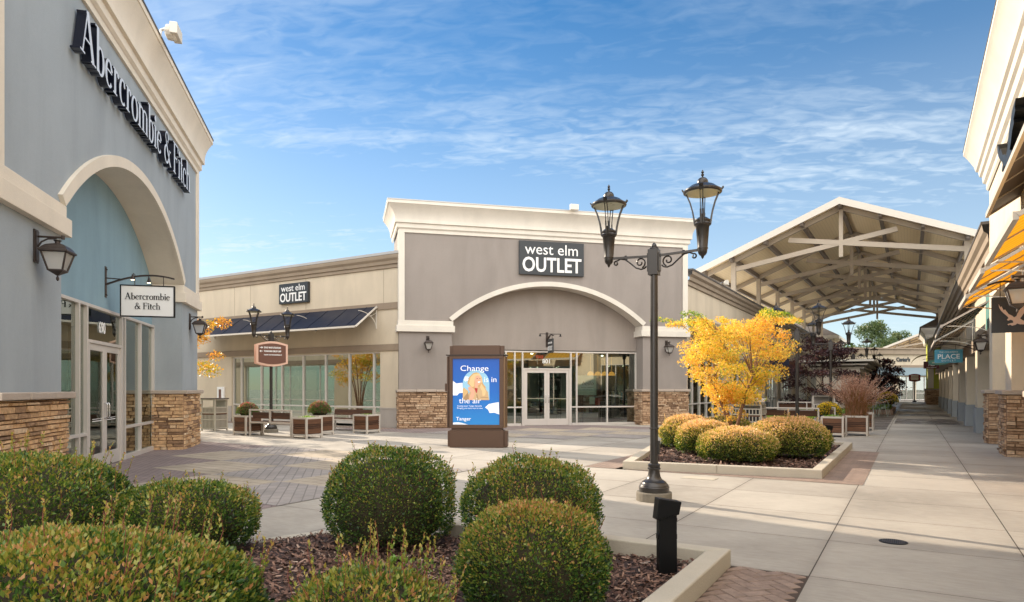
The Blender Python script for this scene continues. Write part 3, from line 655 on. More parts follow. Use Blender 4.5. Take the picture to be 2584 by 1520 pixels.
# serif glyph set drawn with strokes
def stroke(b, pts, ws, d0, d1, X, Y, sx, sy, m=0, ms=1):
    L = []; Rr = []
    n = len(pts)
    for i in range(n):
        p0 = pts[max(0, i - 1)]; p1 = pts[min(n - 1, i + 1)]; dx, dy = p1[0] - p0[0], p1[1] - p0[1]; l = math.hypot(dx, dy) or 1
        nx, ny = -dy / l, dx / l; w_ = (ws[i] if isinstance(ws, (list, tuple)) else ws) / 2; p = pts[i]
        L.append((X + (p[0] + nx * w_) * sx, Y + (p[1] + ny * w_) * sy)); Rr.append((X + (p[0] - nx * w_) * sx, Y + (p[1] - ny * w_) * sy))
    poly = L + Rr[::-1]
    stroke.k = (stroke.k + 1) % 7; e = stroke.k * .0006
    b.prism(poly, d0 - e, d1, 'xz', m, ms)
stroke.k = 0
TK, TN = .125, .05
def bowl(cx, cy, rx, ry, a0_=0, a1_=360, tk=TK, tn=TN, n=22):
    pts = []; ws = []
    for i in range(n + 1):
        a = R(a0_ + (a1_ - a0_) * i / n); pts.append((cx + rx * math.cos(a), cy + ry * math.sin(a))); ws.append(tn + (tk - tn) * abs(math.cos(a)) ** 1.4)
    return pts, ws
def glyphs():
    xh = .62; G = {}
    st = lambda x, z0, z1, w_=TK: ([(x, z0), (x, z1)], w_)
    sr = lambda x, z, w_=.26: ([(x - w_ / 2, z + .02), (x + w_ / 2, z + .02)], .04)
    G['A'] = (.78, [([(.10, 0), (.37, 1.0)], .055), ([(.36, 1.0), (.66, 0)], .135), ([(.19, .36), (.53, .36)], .045), sr(.10, 0, .24), sr(.67, 0, .28)])
    G['b'] = (.56, [st(.13, 0.0, 1.0), sr(.08, .96, .16), bowl(.29, .30, .18, .30, -130, 130)])
    G['e'] = (.48, [bowl(.24, .30, .18, .30, 20, 320), ([(.08, .36), (.42, .36)], .045)])
    G['r'] = (.42, [st(.14, 0, xh), sr(.14, 0), sr(.09, xh - .04, .14), bowl(.28, .44, .12, .15, 50, 160, .07, .06, 10), bowl(.345, .53, .03, .035, 0, 359, .06, .06, 8)])
    G['c'] = (.46, [bowl(.25, .30, .19, .30, 50, 310), bowl(.365, .50, .03, .035, 0, 359, .06, .06, 8)])
    G['o'] = (.52, [bowl(.26, .30, .20, .30, -1, 181), bowl(.26, .30, .20, .30, 179, 361)])
    G['m'] = (.86, [st(.13, 0, xh), st(.43, 0, .5), st(.73, 0, .5), sr(.13, 0, .24), sr(.43, 0, .24), sr(.73, 0, .24), sr(.08, xh - .04, .14), bowl(.28, .46, .15, .14, 0, 165, .10, .05, 12), bowl(.58, .46, .15, .14, 0, 165, .10, .05, 12)])
    G['i'] = (.27, [st(.13, 0, xh), sr(.13, 0), sr(.08, xh - .04, .14), bowl(.13, .84, .04, .045, 0, 359, .09, .09, 10)])
    G['&'] = (.80, [bowl(.34, .80, .13, .16, -60, 230, .07, .05), ([(.24, .68), (.40, .42), (.72, .02)], [.06, .12, .11]), bowl(.30, .26, .21, .26, 75, 330, .12, .05), ([(.48, .12), (.62, .40), (.66, .46)], [.05, .05, .04]), sr(.65, .44, .2), sr(.72, 0, .14)])
    G['F'] = (.62, [st(.16, 0, 1.0, .13), sr(.16, 0, .32), sr(.12, .96, .2), ([(.2, .97), (.55, .97)], .05), ([(.55, .99), (.56, .78)], .045), ([(.2, .52), (.44, .52)], .05), ([(.44, .62), (.44, .42)], .045)])
    G['t'] = (.34, [([(.14, .80), (.14, .08)], TK), ([(.03, .60), (.30, .60)], .045), bowl(.22, .10, .09, .09, 180, 300, .1, .05, 8)])
    G['h'] = (.60, [st(.13, 0, 1.0), sr(.08, .96, .16), st(.45, 0, .46), sr(.13, 0, .24), sr(.46, 0, .24), bowl(.29, .44, .16, .17, 0, 165, .11, .05, 12)])
    return G
GL = glyphs()
def serif_width(s): return sum(.26 if ch == ' ' else GL[ch][0] for ch in s)
def serif(b, s, X, Y, sx, sy, d0, d1, m=0, ms=1):
    x = X
    for ch in s:
        if ch == ' ': x += .26 * sx; continue
        w_, L = GL[ch]
        for p, ww in L: stroke(b, p, ww, d0, d1, x, Y, sx, sy, m, ms)
        x += w_ * sx
SG = root('letter_sign', 'large black edged serif channel letters running across the blue grey tower', 'sign', FA)
txt = 'Abercrombie & Fitch'; sxx = (9.40 - 2.15) / serif_width(txt); x = 2.15
for ch in txt:
    if ch == ' ': x += .26 * sxx; continue
    b = MB(); serif(b, ch, x, 6.32, sxx, .68, -.16, -.03); b.build('letter', [M['letter'], M['navy']], SG, FA); x += GL[ch][0] * sxx

# lantern (wall bracket), built at origin, wall plane y=0, outward -y ; about 0.62 m tall, top plate at z=0
def lantern(label, F):
    P = root('wall_lantern', label, 'wall light', F, 'wall lanterns on the piers')
    b = MB(); b.box(-.06, .06, -.02, 0, -.42, .0); b.box(-.045, .045, -.032, -.02, -.40, -.02); b.build('back_plate', M['bronze'], P, bevel=.004)
    b = MB(); b.tube([(0, -.03, -.085), (0, -.31, -.085)], .014, 8); b.lathe([(.022, -.11), (.022, -.06)], 0, -.31, 8)
    b.tube([(0, -.03, -.22), (0, -.07, -.15), (0, -.14, -.11), (0, -.24, -.10)], .011, 8); b.lathe([(.05, -.125), (.03, -.14), (.03, -.17)], 0, -.25, 10)
    b.build('bracket', M['bronze'], P, smooth=40)
    cy = -.25
    def ring(b, hw, z): return [(-hw, cy - hw, z), (hw, cy - hw, z), (hw, cy + hw, z), (-hw, cy + hw, z)]
    def loft(b, L):
        vs = []
        for hw, z in L: vs += ring(b, hw, z)
        n = len(L); fs = [(i * 4 + k, i * 4 + (k + 1) % 4, (i + 1) * 4 + (k + 1) % 4, (i + 1) * 4 + k) for i in range(n - 1) for k in range(4)] + [(3, 2, 1, 0), tuple(range(4 * n - 4, 4 * n))]
        b.add(vs, fs)
    b = MB(); loft(b, [(.03, -.165), (.06, -.175), (.105, -.195), (.135, -.225), (.15, -.25), (.165, -.262), (.165, -.28), (.15, -.288)][::-1]); b.build('roof', M['bronze'], P, bevel=.003)
    b = MB()
    for sx in (-1, 1):
        for sy in (-1, 1): b.beam((sx * .138, cy + sy * .138, -.285), (sx * .082, cy + sy * .082, -.50), .017, .017)
    loft(b, [(.09, -.50), (.09, -.515), (.045, -.545), (.012, -.57)][::-1]); b.lathe([(.006, -.64), (.018, -.62), (.018, -.60), (.006, -.57)], 0, cy, 8)
    b.build('cage', M['bronze'], P)
    b = MB(); loft(b, [(.072, -.505), (.126, -.29)]); b.build('glass', M['frost'], P)
    b = MB(); b.lathe([(.035, -.44), (.04, -.33)], 0, cy, 10); b.build('lamp_tube', M['white'], P)
    return P
def wallF(F, x, z, y=0): return F @ Matrix.Translation((x, y, z))
L0 = lantern('large bronze wall lantern on the near left pier above tan stone', wallF(FA, 1.10, 3.50))
L0b = clone(L0, wallF(FA, 10.1, 3.42), 'small bronze wall lantern on the far pier of the blue grey tower', 'wall lanterns on the piers')

# hanging blade sign bracket
def blade_bracket(P, reach=1.22, z=0, m=None):
    """wall at y=0, outward -y, curved arm; panel hangs below z=-.35"""
    m = m or M['bronze']
    b = MB(); b.box(-.05, .05, -.012, 0, -.60, .0)
    for zz in (-.05, -.55):
        for xx in (-.03, .03): b.lathe([(.01, zz - .01), (.01, zz + .01)], xx, -.018, 6)
    b.build('wall_plate', m, P)
    b = MB(); pts = []
    for i in range(13): t = i / 12; pts.append((0, -reach * t, -.44 + .30 * math.sin(math.pi * min(1, t * .62 + .02) * .82) if 0 else -.42 + .28 * math.sin(math.pi * (.08 + .62 * t))))
    for p, q in zip(pts, pts[1:]): b.beam(p, q, .028, .055, up=(1, 0, 0))
    b.beam((0, -.01, -.22), (0, -.30, -.235), .02, .02)
    b.build('arm', m, P); return pts
def blade_sign(label, F, panel_w, panel_h, reach=1.22, off=.27, text=None, pm=None, fm=None, shape=None, drop=.36, lamps=True, name='hanging_sign'):
    P = root(name, label, 'sign', F, 'hanging signs over the shop doors')
    blade_bracket(P, reach)
    b = MB(); x0, x1 = -off, -off - panel_w; z1 = -drop; z0 = z1 - panel_h
    if shape == 'oval':
        n = 28; b.prism([((x0 + x1) / 2 + panel_w / 2 * math.cos(2 * math.pi * i / n), (z0 + z1) / 2 + panel_h / 2 * math.sin(2 * math.pi * i / n) * (1 + .15 * math.cos(4 * math.pi * i / n))) for i in range(n)], -.025, .025, 'yz')
    else: b.prism([(x0, z0), (x1, z0), (x1, z1), (x0, z1)], -.025, .025, 'yz')
    b.build('panel', pm, P, bevel=.002)
    if fm:
        b = MB(); t = .022
        for (a, c, e, f_) in ((x1 - t, x0 + t, z1, z1 + t), (x1 - t, x0 + t, z0 - t, z0), (x1 - t, x1, z0, z1), (x0, x0 + t, z0, z1)): b.box(-.033, .033, a, c, e, f_)
        b.build('panel_frame', fm, P)
    b = MB()
    for yy in (-off - panel_w * .25, -off - panel_w * .8): b.beam((0, yy, z1), (0, yy, -.15), .012, .012)
    b.build('hanger', M['bronze'], P)
    if lamps:
        for sx, yy, on in ((-1, -.52, 0), (1, -.72, 1)):
            b = MB(); b.tube([(0, yy, -.14), (sx * .12, yy, -.13), (sx * .16, yy, -.16)], .008, 6); b.lathe([(.045, -.26), (.022, -.19), (.018, -.16)], sx * .17, yy, 10)
            s_ = b.build('spot_lamp', M['bronze'], P); 
            b = MB(); b.lathe([(.03, -.265), (.034, -.262)], sx * .17, yy, 8); b.build('bulb', M['bulb'], s_)
    return P, x0, x1, z0, z1
# panels lie in local yz plane; the camera sees their +x or -x side
BS, x0, x1, z0, z1 = blade_sign('white framed hanging sign with black serif words in the teal arch', wallF(FA, 5.95, 3.86, rec), .93, .58, off=.28, pm=M['white'], fm=M['black'])
def face_text(P, items, side, mat_, F=None, name='lettering'):
    """writes on a yz panel. side=-1: read by a viewer at -x looking +x with outward (-y) to the right"""
    b = MB()
    for fnn in items: fnn(b)
    return b
def to_panel(b, side):
    """turn xz-plane writing (read from -y) onto the yz panel: reading direction -> outward"""
    # text x -> -y (outward), y(depth) -> side*x
    if side < 0: b.v = [(p[1], -p[0], p[2]) for p in b.v]
    else: b.v = [(-p[1], p[0], p[2]) for p in b.v]
    return b
cx_ = (x0 + x1) / 2
b = MB(); s_ = .128; t1 = 'Abercrombie'; wd = serif_width(t1) * s_ * 1.08; serif(b, t1, -cx_ - wd / 2, z0 + .32, s_ * 1.08, s_, -.031, -.024, 0, 0)
t1 = '& Fitch'; wd = serif_width(t1) * s_ * 1.08; serif(b, t1, -cx_ - wd / 2, z0 + .13, s_ * 1.08, s_, -.031, -.024, 0, 0)
to_panel(b, -1).build('lettering', M['black'], BS)
# flood light on the cornice
def flood(label, F, s=1):
    P = root('flood_light', label, 'flood light', F, 'flood lights on the parapets')
    b = MB(); b.tube([(0, 0, 0), (0, -.02, .12), (0, -.10, .16)], .02 * s, 8); b.build('arm', M['steel'], P)
    b = MB(); b.lathe([(.10, .0), (.13, .03), (.12, .12), (.05, .15)], 0, 0, 12); b.v = [(x * s, -.22 + (z - .06) * s * .9, .10 + y * s * .75) for x, y, z in b.v]; b.box(-.15 * s, .15 * s, -.36, -.22, .0, .22); b.build('head', M['trimw'], P, bevel=.012); return P
flood('grey flood light on the cornice of the blue grey tower', wallF(FA, 5.75, 8.36, -.33), 1.5)

# ---------------------------------------------------------------- west tower (taupe) with its two wings
FW = frame(-16.25, 18.93, 45)
PW, a0, a1, rec = tower(FW, 11.75, 1.97, 1.97, 0, M['taupe'], M['taupe2'], M['trimw'], M['stoned'],
                        'taupe shop tower with white arch trim and long cream wings', 'shop', seed=31)
y = rec
storefront(PW, FW, a0, a1, y, 0, 2.98, [2.9, 3.7, 4.22, 4.58, 4.90, 6.92, 7.17, 8.49], .74, skip=(4.90, 6.92), gl=M['glass'])
b = MB(); b.box(4.93, 6.89, y - .062, y + .03, 2.24, 2.30); b.box(4.93, 4.98, y - .064, y + .03, 0, 2.24); b.box(6.84, 6.89, y - .064, y + .03, 0, 2.24); b.build('door_frame', M['alu'], PW, FW)
b = MB(); b.add([(4.93, y, 2.30), (6.89, y, 2.30), (6.89, y, 2.925), (4.93, y, 2.925)], [(0, 1, 2, 3)]); b.build('transom_pane', M['glass'], PW, FW)
door(PW, FW, 4.985, 5.907, y - .01, 2.235, True, M['glass'], handle_side=1); door(PW, FW, 5.913, 6.835, y - .01, 2.235, False, M['glass'], handle_side=-1)
b = MB(); b.text('801', .24, 5.9, 2.50, y - .012, sx=1.0, off=.003); b.build('street_number', M['white'], PW, FW)
interior(PW, FW, a0 - .3, a1 + .3, y + .1, 4.5, 2.95, seed=5, n=20)
for q in (8.45, 8.78, 9.10, 9.42):
    b = MB(); b.lathe([(.15, 2.05), (.14, 2.12), (.09, 2.20), (.01, 2.23)], q - .1, y + 1.5, 14); b.lathe([(.006, 2.23), (.006, 2.95)], q - .1, y + 1.5, 5); b.build('pendant', M['amber'], PW, FW, smooth=40)
b = MB(); b.box(7.25, 8.05, y + .05, y + .06, 1.22, 2.02); b.build('window_poster', M['paper'], PW, FW)
b = MB(); b.text('hello', .24, 7.66, 1.62, y + .045, shear=.35, sx=1.1); b.text("WE'RE HIRING", .085, 7.66, 1.50, y + .045); b.box(7.45, 7.85, y + .044, y + .046, 1.43, 1.438); b.build('poster_lettering', M['signdark'], PW, FW)
b = MB(); b.box(7.75, 7.98, y + .05, y + .06, .85, 1.15); b.build('clipboard', M['paper'], PW, FW)
b = MB(); b.box(8.0, 8.22, y + .05, y + .06, .80, 1.08); b.build('notice', M['red'], PW, FW)
b = MB(); b.text('EXIT', .16, 5.75, 2.72, y + .5, off=.004, mirror=True); b.build('exit_lettering', emis('exit_red', (1, .1, .05), .6, (.5, .05, .03)), PW, FW)
lantern_tpl = L0
clone(L0, wallF(FW, 1.06, 3.45), 'bronze wall lantern on the pier behind the tall brown poster kiosk', 'wall lanterns on the piers')
clone(L0, wallF(FW, 10.82, 3.45), 'bronze wall lantern on the taupe pier behind the golden leaf tips', 'wall lanterns on the piers')
def elm_sign(P, F, w_, h, x, z, y_, t=.10):
    b = MB(); b.box(x, x + w_, y_ - t, y_ - .01, z, z + h); b.build('panel', M['signdark'], P, F, bevel=.006)
    b = MB(); b.text('west elm', h * .46, x + w_ * .5, z + h * .61, y_ - t - .006, sx=1.02 * w_ / (2.63 * h / 1.3) * .98, ex=.005, ls=1)
    b.build('script_line', M['white'], P, F)
    b = MB(); b.text('OUTLET', h * .60, x + w_ * .5, z + h * .10, y_ - t - .008, sx=.83 * w_ / (2.63 * h / 1.3), off=h * .012, ex=.006); b.build('bold_line', M['white'], P, F)
P = root('panel_sign', 'wide charcoal sign panel with white lettering above the taupe arch', 'sign', wallF(FW, 5.88, 5.9), 'charcoal sign panels with white lettering'); elm_sign(P, FW, 2.63, 1.30, 4.57, 5.90, -.02)
# blade sign: seen nearly edge on
BW, x0, x1, z0, z1 = blade_sign('small charcoal hanging sign above the taupe shop doors', wallF(FW, 5.92, 3.74, rec), .62, .55, reach=.85, off=.20, pm=M['signdark'], drop=.30, lamps=False)
b = MB(); b.text('west elm', .15, .51, z0 + .36, -.031, sx=.95); b.text('OUTLET', .24, .51, z0 + .10, -.033, sx=.66, off=.004); to_panel(b, -1); b.build('lettering', M['white'], BW)
b = MB(); b.tube([(-.42, -.45, -.10), (.42, -.45, -.10)], .012, 6)
for sx in (-1, 1): b.lathe([(.05, -.20), (.025, -.14), (.02, -.09)], sx * .42, -.45, 8)
b.build('spot_lamp', M['black'], BW)
flood('beige flood light on the cornice of the taupe tower', wallF(FW, 6.6, 8.34, -.40), 1.1)

# left wing of the taupe building: plane y = 19.2, facing -y
WX0, WX1, WY = -44, -16.3, 19.2
FI = Matrix()
def wing_wall(P, F, x0, x1, yf, holes, mats=(None,), H=6.1, winZ=(.0, 2.90), wallm=None):
    b = MB(); xs_ = sorted(holes); cur = x0
    for (a, c) in xs_:
        b.box(cur, a, yf, yf + .3, 0, winZ[1]); cur = c
    b.box(cur, x1, yf, yf + .3, 0, winZ[1]); b.box(x0, x1, yf, yf + .3, winZ[1], H)
    return b.build('wall', wallm or M['cream'], P, F)
wing_wall(PW, FI, WX0, WX1, WY, [(-26.3, -17.42), (-40, -29.5)], H=6.05)
b = MB(); b.box(WX0, WX1, WY - .05, WY, 2.93, 3.17); b.box(WX0, WX1, WY - .05, WY, 4.50, 4.74); b.build('belt_course', M['belt'], PW, FI)
b = MB()
prof = [(.0, 6.03), (.06, 6.05), (.06, 6.17), (.12, 6.19), (.14, 6.30), (.22, 6.38), (.24, 6.46), (.24, 6.52)]
vs = []
for o_, z in prof: vs += [(WX0, WY - o_, z), (WX1 + .05, WY - o_, z)]
b.add(vs, [(i * 2, i * 2 + 1, i * 2 + 3, i * 2 + 2) for i in range(len(prof) - 1)]); b.build('cornice', M['cornb'], PW, FI)
b = MB(); b.box(WX0, WX1 + .05, WY - .26, WY + .3, 6.52, 6.62); b.build('coping', M['flash'], PW, FI)
b = MB(); b.box(-17.42, -16.35, WY - .03, WY, 0, .70); b.box(-17.42, -16.35, WY - .045, WY, .70, .76); b.box(-17.42, -16.35, WY - .05, WY, 0, .15); b.build('plinth', M['base'], PW, FI); b = MB()
b.box(-27.6, -26.3, WY - .03, WY, 0, .70); b.box(-27.6, -26.3, WY - .05, WY, 0, .15); b.build('plinth', M['base'], PW, FI)
b = MB(); b.box(-18.9, -18.885, WY - .004, WY, 4.74, 6.03) if 0 else None
for q in (-17.25, -25.0, -26.1, -21.5): b.box(q, q + .015, WY - .004, WY + .01, 4.74, 6.03)
b.build('control_joint', M['belt'], PW, FI)
storefront(PW, FI, -26.3, -17.42, WY + .12, .10, 2.90, [-25.72, -24.38, -23.05, -21.74, -20.43, -19.11, -17.82], .77, gl=M['glassr'], mat_=M['alu'])
storefront(PW, FI, -40, -29.5, WY + .12, .10, 2.90, [-38, -36, -34, -32], .77, gl=M['glassr'])
interior(PW, FI, -26.6, -16.9, WY + .4, 3.5, 2.9, seed=8, n=14, spots=False)
b = MB(); b.box(-23.0, -22.1, WY + .16, WY + .17, 1.2, 2.0); b.build('sale_poster', mat('poster_peach', (.45, .26, .2), .8), PW, FI)
b = MB(); b.text('30% off', .2, -22.55, 1.5, WY + .15); b.build('sale_lettering', M['white'], PW, FI)
P = root('panel_sign', 'smaller charcoal sign panel with white lettering on the cream wing', 'sign', frame(-22.1, WY, 0, 5), 'charcoal sign panels with white lettering'); elm_sign(P, FI, 1.74, .84, -22.98, 5.05, WY - .0, .14)
# notice box beside the bin
P = root('notice_box', 'white wall mounted notice box beside the slatted bin', 'notice box', frame(-27.0, WY, 0, 1.1))
b = MB(); b.box(-27.23, -26.75, WY - .09, WY, .78, 1.56); b.build('case', M['white'], P, FI, bevel=.01)
b = MB(); b.box(-27.10, -26.93, WY - .094, WY - .089, 1.05, 1.45); b.build('poster', M['brown_sign'], P, FI)
# navy awning over the wing windows
P = root('awning', 'long navy blue standing seam awning over the cream wing windows', 'awning', frame(-22, WY, 0, 4))
AX0, AX1 = -27.6, -17.55; zt, zb, dp = 4.62, 3.80, 1.20
b = MB(); b.add([(AX0, WY - .06, zt), (AX1, WY - .06, zt), (AX1, WY - dp, zb), (AX0, WY - dp, zb), (AX0, WY - .06, zt - .03), (AX1, WY - .06, zt - .03), (AX1, WY - dp, zb - .03), (AX0, WY - dp, zb - .03)], [(0, 3, 2, 1), (4, 5, 6, 7), (0, 1, 5, 4), (1, 2, 6, 5), (2, 3, 7, 6), (3, 0, 4, 7)])
q = AX0 + .1
while q < AX1: b.beam((q, WY - .06, zt + .006), (q, WY - dp, zb + .006), .010, .014); q += 1.05
b.build('roof_panel', M['awnnavy'], P, FI)
b = MB(); b.box(AX0, AX1, WY - dp - .03, WY - dp, zb - .06, zb + .01); b.beam((AX1 + .02, WY - .06, zt), (AX1 + .02, WY - dp, zb - .02), .03, .06); b.build('edge_trim', M['trimw'], P, FI)
def awbr(P, F, x, yw, z, reach, h):
    b = MB(); b.beam((x, yw - .02, z), (x, yw - .02, z - h), .03, .04); pts = []
    for i in range(9): t = i / 8 * math.pi / 2; pts.append((x, yw - .03 - reach * (1 - math.cos(t)), z - h + h * .85 * math.sin(t)))
    for p_, q_ in zip(pts, pts[1:]): b.beam(p_, q_, .02, .03, up=(1, 0, 0))
    b.beam((x, yw - .03, z - .12), (x, yw - reach * .5, z - h * .5 + .05), .015, .02, up=(1, 0, 0)); b.build('bracket', M['trimw'], P, F)
for q in (-17.6, -20.9, -24.2, -27.5): awbr(P, FI, q, WY, 4.50, .95, .72)

# right wing of the taupe building: plane x = -8, facing +x.  local frame: x' along +y, outward -y' = +x
FR = frame(-8.0, 27.3, 90)
def rwing(P, F, L0_, L1_, bays, wallm, beltm, seed, gl=None, H=5.8, base=None):
    holes = [(a, c) for a, c in bays]
    wing_wall(P, F, L0_, L1_, 0, holes, H=H, winZ=(0, 2.85), wallm=wallm)
    b = MB(); b.box(L0_, L1_, -.05, 0, 2.86, 3.10); b.box(L0_, L1_, -.05, 0, 4.34, 4.58); b.build('belt_course', beltm, P, F)
    b = MB(); vs = []
    pr = [(.0, H - .02), (.07, H), (.07, H + .16), (.14, H + .2), (.16, H + .34), (.26, H + .42), (.28, H + .56)]
    for o_, z in pr: vs += [(L0_, -o_, z), (L1_, -o_, z)]
    b.add(vs, [(i * 2, i * 2 + 1, i * 2 + 3, i * 2 + 2) for i in range(len(pr) - 1)]); b.build('cornice', M['cornb'], P, F)
    b = MB(); b.box(L0_, L1_, -.30, .3, H + .56, H + .64); b.build('coping', M['dflash'], P, F)
    for (a, c) in bays:
        ms = []; q = a + 1.1
        while q < c - .5: ms.append(q); q += 1.16
        storefront(P, F, a, c, .15, .06, 2.83, ms, .82, gl=gl or M['glass'])
    b = MB(); cur = L0_
    for a, c in bays + [(L1_, L1_)]:
        if a - cur > .2: b.box(cur + .05, a - .05, -.08, 0, 0, .75)
        cur = c
    b.build('plinth', base or M['base2'], P, F)
rwing(PW, FR, 0, 12, [(.25, 6.9), (7.9, 11.6)], M['cream'], M['belt'], 1)
interior(PW, FR, 0, 12, .5, 3.5, 2.85, seed=12, n=12)
flood('small white flood light on the parapet of the right wing', wallF(FR, 5.0, 6.4, -.2), .9)
P = root('awning', 'dark brown awning on the right wing behind the golden tree', 'awning', wallF(FR, 3, 4))
b = MB(); b.add([(.4, -.06, 4.32), (6.8, -.06, 4.32), (6.8, -1.1, 3.85), (.4, -1.1, 3.85), (.4, -.06, 4.28), (6.8, -.06, 4.28), (6.8, -1.1, 3.81), (.4, -1.1, 3.81)], [(0, 3, 2, 1), (4, 5, 6, 7), (0, 1, 5, 4), (1, 2, 6, 5), (2, 3, 7, 6), (3, 0, 4, 7)]); b.build('roof_panel', M['awd'], P, FR)
for q in (.5, 3.6, 6.7): awbr(P, FR, q, 0, 4.2, .8, .5)

# shop row beyond it
FR2 = frame(-8.0, 39.3, 90)
PR2 = root('store_building', 'cream shop row with glass fronts beyond the golden tree', 'shop', FR2)
rwing(PR2, FR2, 0, 40.7, [(.9, 5.2), (6.0, 10.2), (11.2, 16.8), (19, 26), (28, 38)], M['cream'], M['belt'], 2)
b = MB(); b.box(0, 40.7, .35, 20, 6.0, 6.1); b.build('flat_roof', M['roofw'], PR2, FR2)
interior(PR2, FR2, 0, 40, .5, 3.5, 2.85, seed=13, n=14)
# a shop tower with a hipped shingle roof further along
FH = frame(-8.0, 80.0, 90)
PH = root('store_building', 'shop tower under a brown hipped shingle roof beyond the purple trees', 'shop', FH)
b = MB(); b.box(0, 10, -.8, 6, 0, 6.9); b.build('wall', M['cream'], PH, FH)
b = MB(); b.box(-.5, 10.5, -1.3, 6.5, 6.9, 7.25); b.build('fascia', M['trimw'], PH, FH)
b = MB(); b.add([(-.5, -1.3, 7.252), (10.5, -1.3, 7.252), (10.5, 6.5, 7.252), (-.5, 6.5, 7.252), (3.6, 2.6, 9.5), (6.4, 2.6, 9.5)], [(0, 1, 5, 4), (1, 2, 5), (2, 3, 4, 5), (3, 0, 4)]); b.build('roof', M['shingle'], PH, FH)
storefront(PH, FH, 1.5, 8.5, -.86, .05, 2.9, [2.6, 3.7, 4.8, 5.9, 7.0], .8)
FR3 = frame(-8.0, 90.2, 90)
PR3 = root('store_building', 'distant cream shop row near the end of the walkway, left side', 'shop', FR3)
rwing(PR3, FR3, 0, 22, [(1, 9), (11, 20)], M['cream'], M['belt'], 3)
def rsign(label, F, w_, h, pm, reach=1.0, off=.2, frame_m=None, drop=.30):
    return blade_sign(label, F, w_, h, reach=reach, off=off, pm=pm, fm=frame_m, drop=drop, lamps=False)
# blade signs on the row (facing the camera: panel normal along the walkway)
def panel_text(P, b, m, side=1): to_panel(b, side); return b.build('lettering', m, P)
Fs = wallF(FR2, 5.6, 3.95); P, x0, x1, z0, z1 = rsign('navy hanging sign with a white curled letter S on the cream row', Fs, 1.15, .80, M['signnavy'], 1.5, .25)
b = MB(); cxp = (x0 + x1) / 2
pts = [(.12, .16), (-.08, .16), (-.14, .10), (-.08, .03), (.10, .0), (.16, -.07), (.08, -.14), (-.16, -.14)]
for off_ in (0,): stroke(b, [(cxp * 1 + p[0] * 1.3, z0 + .52 + p[1]) for p in pts], .05, -.033, -.02, 0, 0, 1, 1, 0, 0)
b.text('SKECHERS', .17, cxp, z0 + .08, -.032, sx=1.0, off=.003); panel_text(P, b, M['white'], 1)
Fs = wallF(FR2, 10.8, 3.7); P, x0, x1, z0, z1 = rsign('small dark brown hanging sign further along the cream row', Fs, 1.2, .5, M['brown_sign'], 1.5, .2)
b = MB(); b.box((x0 + x1) / 2 - .35, (x0 + x1) / 2 + .35, -.031, -.026, z0 + .2, z0 + .3); panel_text(P, b, M['pinkbeige'], 1)

# ---------------------------------------------------------------- passage opposite the cream wing (seen in its glass)
FO = frame(-16.9, 10.7, 180)
PO = root('store_building', 'cream wing joined to the far side of the blue grey tower', 'shop', FO)
wing_wall(PO, FO, 0, 26, 0, [(3, 10), (12, 20)], H=5.9)
b = MB(); b.box(0, 26, -.05, 0, 2.93, 3.17); b.box(0, 26, -.05, 0, 4.5, 4.74); b.build('belt_course', M['belt'], PO, FO)
b = MB(); b.box(0, 26, -.22, .3, 5.9, 6.45); b.build('cornice', M['cornb'], PO, FO)
storefront(PO, FO, 3, 10, .15, .06, 2.9, [4.2, 5.4, 6.6, 7.8, 9], .8); storefront(PO, FO, 12, 20, .15, .06, 2.9, [13.3, 14.6, 15.9, 17.2, 18.5], .8)
# building running behind the camera on the left
FO2 = frame(-8.9, -26, 90)
PO2 = root('store_building', 'cream building running back from the blue grey tower behind the viewer', 'shop', FO2)
wing_wall(PO2, FO2, 0, 29, 0, [(4, 12), (15, 26)], H=5.9); b = MB(); b.box(0, 29, -.22, .3, 5.9, 6.45); b.build('cornice', M['cornb'], PO2, FO2)
storefront(PO2, FO2, 4, 12, .15, .06, 2.9, [5.5, 7, 8.5, 10], .8); storefront(PO2, FO2, 15, 26, .15, .06, 2.9, [17, 19, 21, 23], .8)
# main building mass so nothing looks hollow from the side
for (nm, lb, x0_, x1_, y0_, y1_, h_, par) in (('rear_block', '', -44, -8.35, 27.6, 60, 5.9, PW),):
    b = MB(); b.add([(-44, 19.5, 6.0), (-16.6, 19.5, 6.0), (-8.3, 27.6, 6.0), (-8.3, 39, 6.0), (-44, 39, 6.0)], [(0, 1, 2, 3, 4)]); b.build('flat_roof', M['roofw'], PW, FI)

# ---------------------------------------------------------------- right side building (sunlit), wall plane x = 1.88 facing -x
# local frame: x' along -y (seen left to right), outward -y' = -x
FE = frame(1.88, 22.9, -90)
PE = root('store_building', 'sunlit cream shop tower on the right with yellow awnings and stone piers', 'shop', FE)
b = MB()   # x' = 22.9 - y
H = 7.2
b.box(-.0, .8, 0, 1.2, 0, 4.0); b.box(3.7, 4.78, 0, 1.6, 0, 4.0)
b.box(10.0, 10.8, -.26, 1.2, 0, 3.55); b.box(16.6, 17.7, 0, 1.2, 0, 4.0)
b.box(0, 24, 0, 1.2, 4.0, H); b.build('wall', stucco('stucco_pale_cream', (.70, .60, .46)), PE, FE)
b = MB(); b.box(0, 24, 1.25, 1.6, 3.0, 4.0); b.box(.8, 3.7, 1.2, 1.5, 3.0, 4.0); b.build('recess_wall', M['cream'], PE, FE)
b = MB(); prof = [(.03, 7.05), (.07, 7.10), (.07, 7.25), (.14, 7.3), (.16, 7.48), (.22, 7.52), (.24, 7.66), (.30, 7.70), (.34, 7.86), (.46, 8.1), (.55, 8.25), (.58, 8.28), (.58, 8.38)]
cornice_profile(b, 0, 24, 0, 1.5, prof); b.build('cornice', M['trimw'], PE, FE, smooth=30)
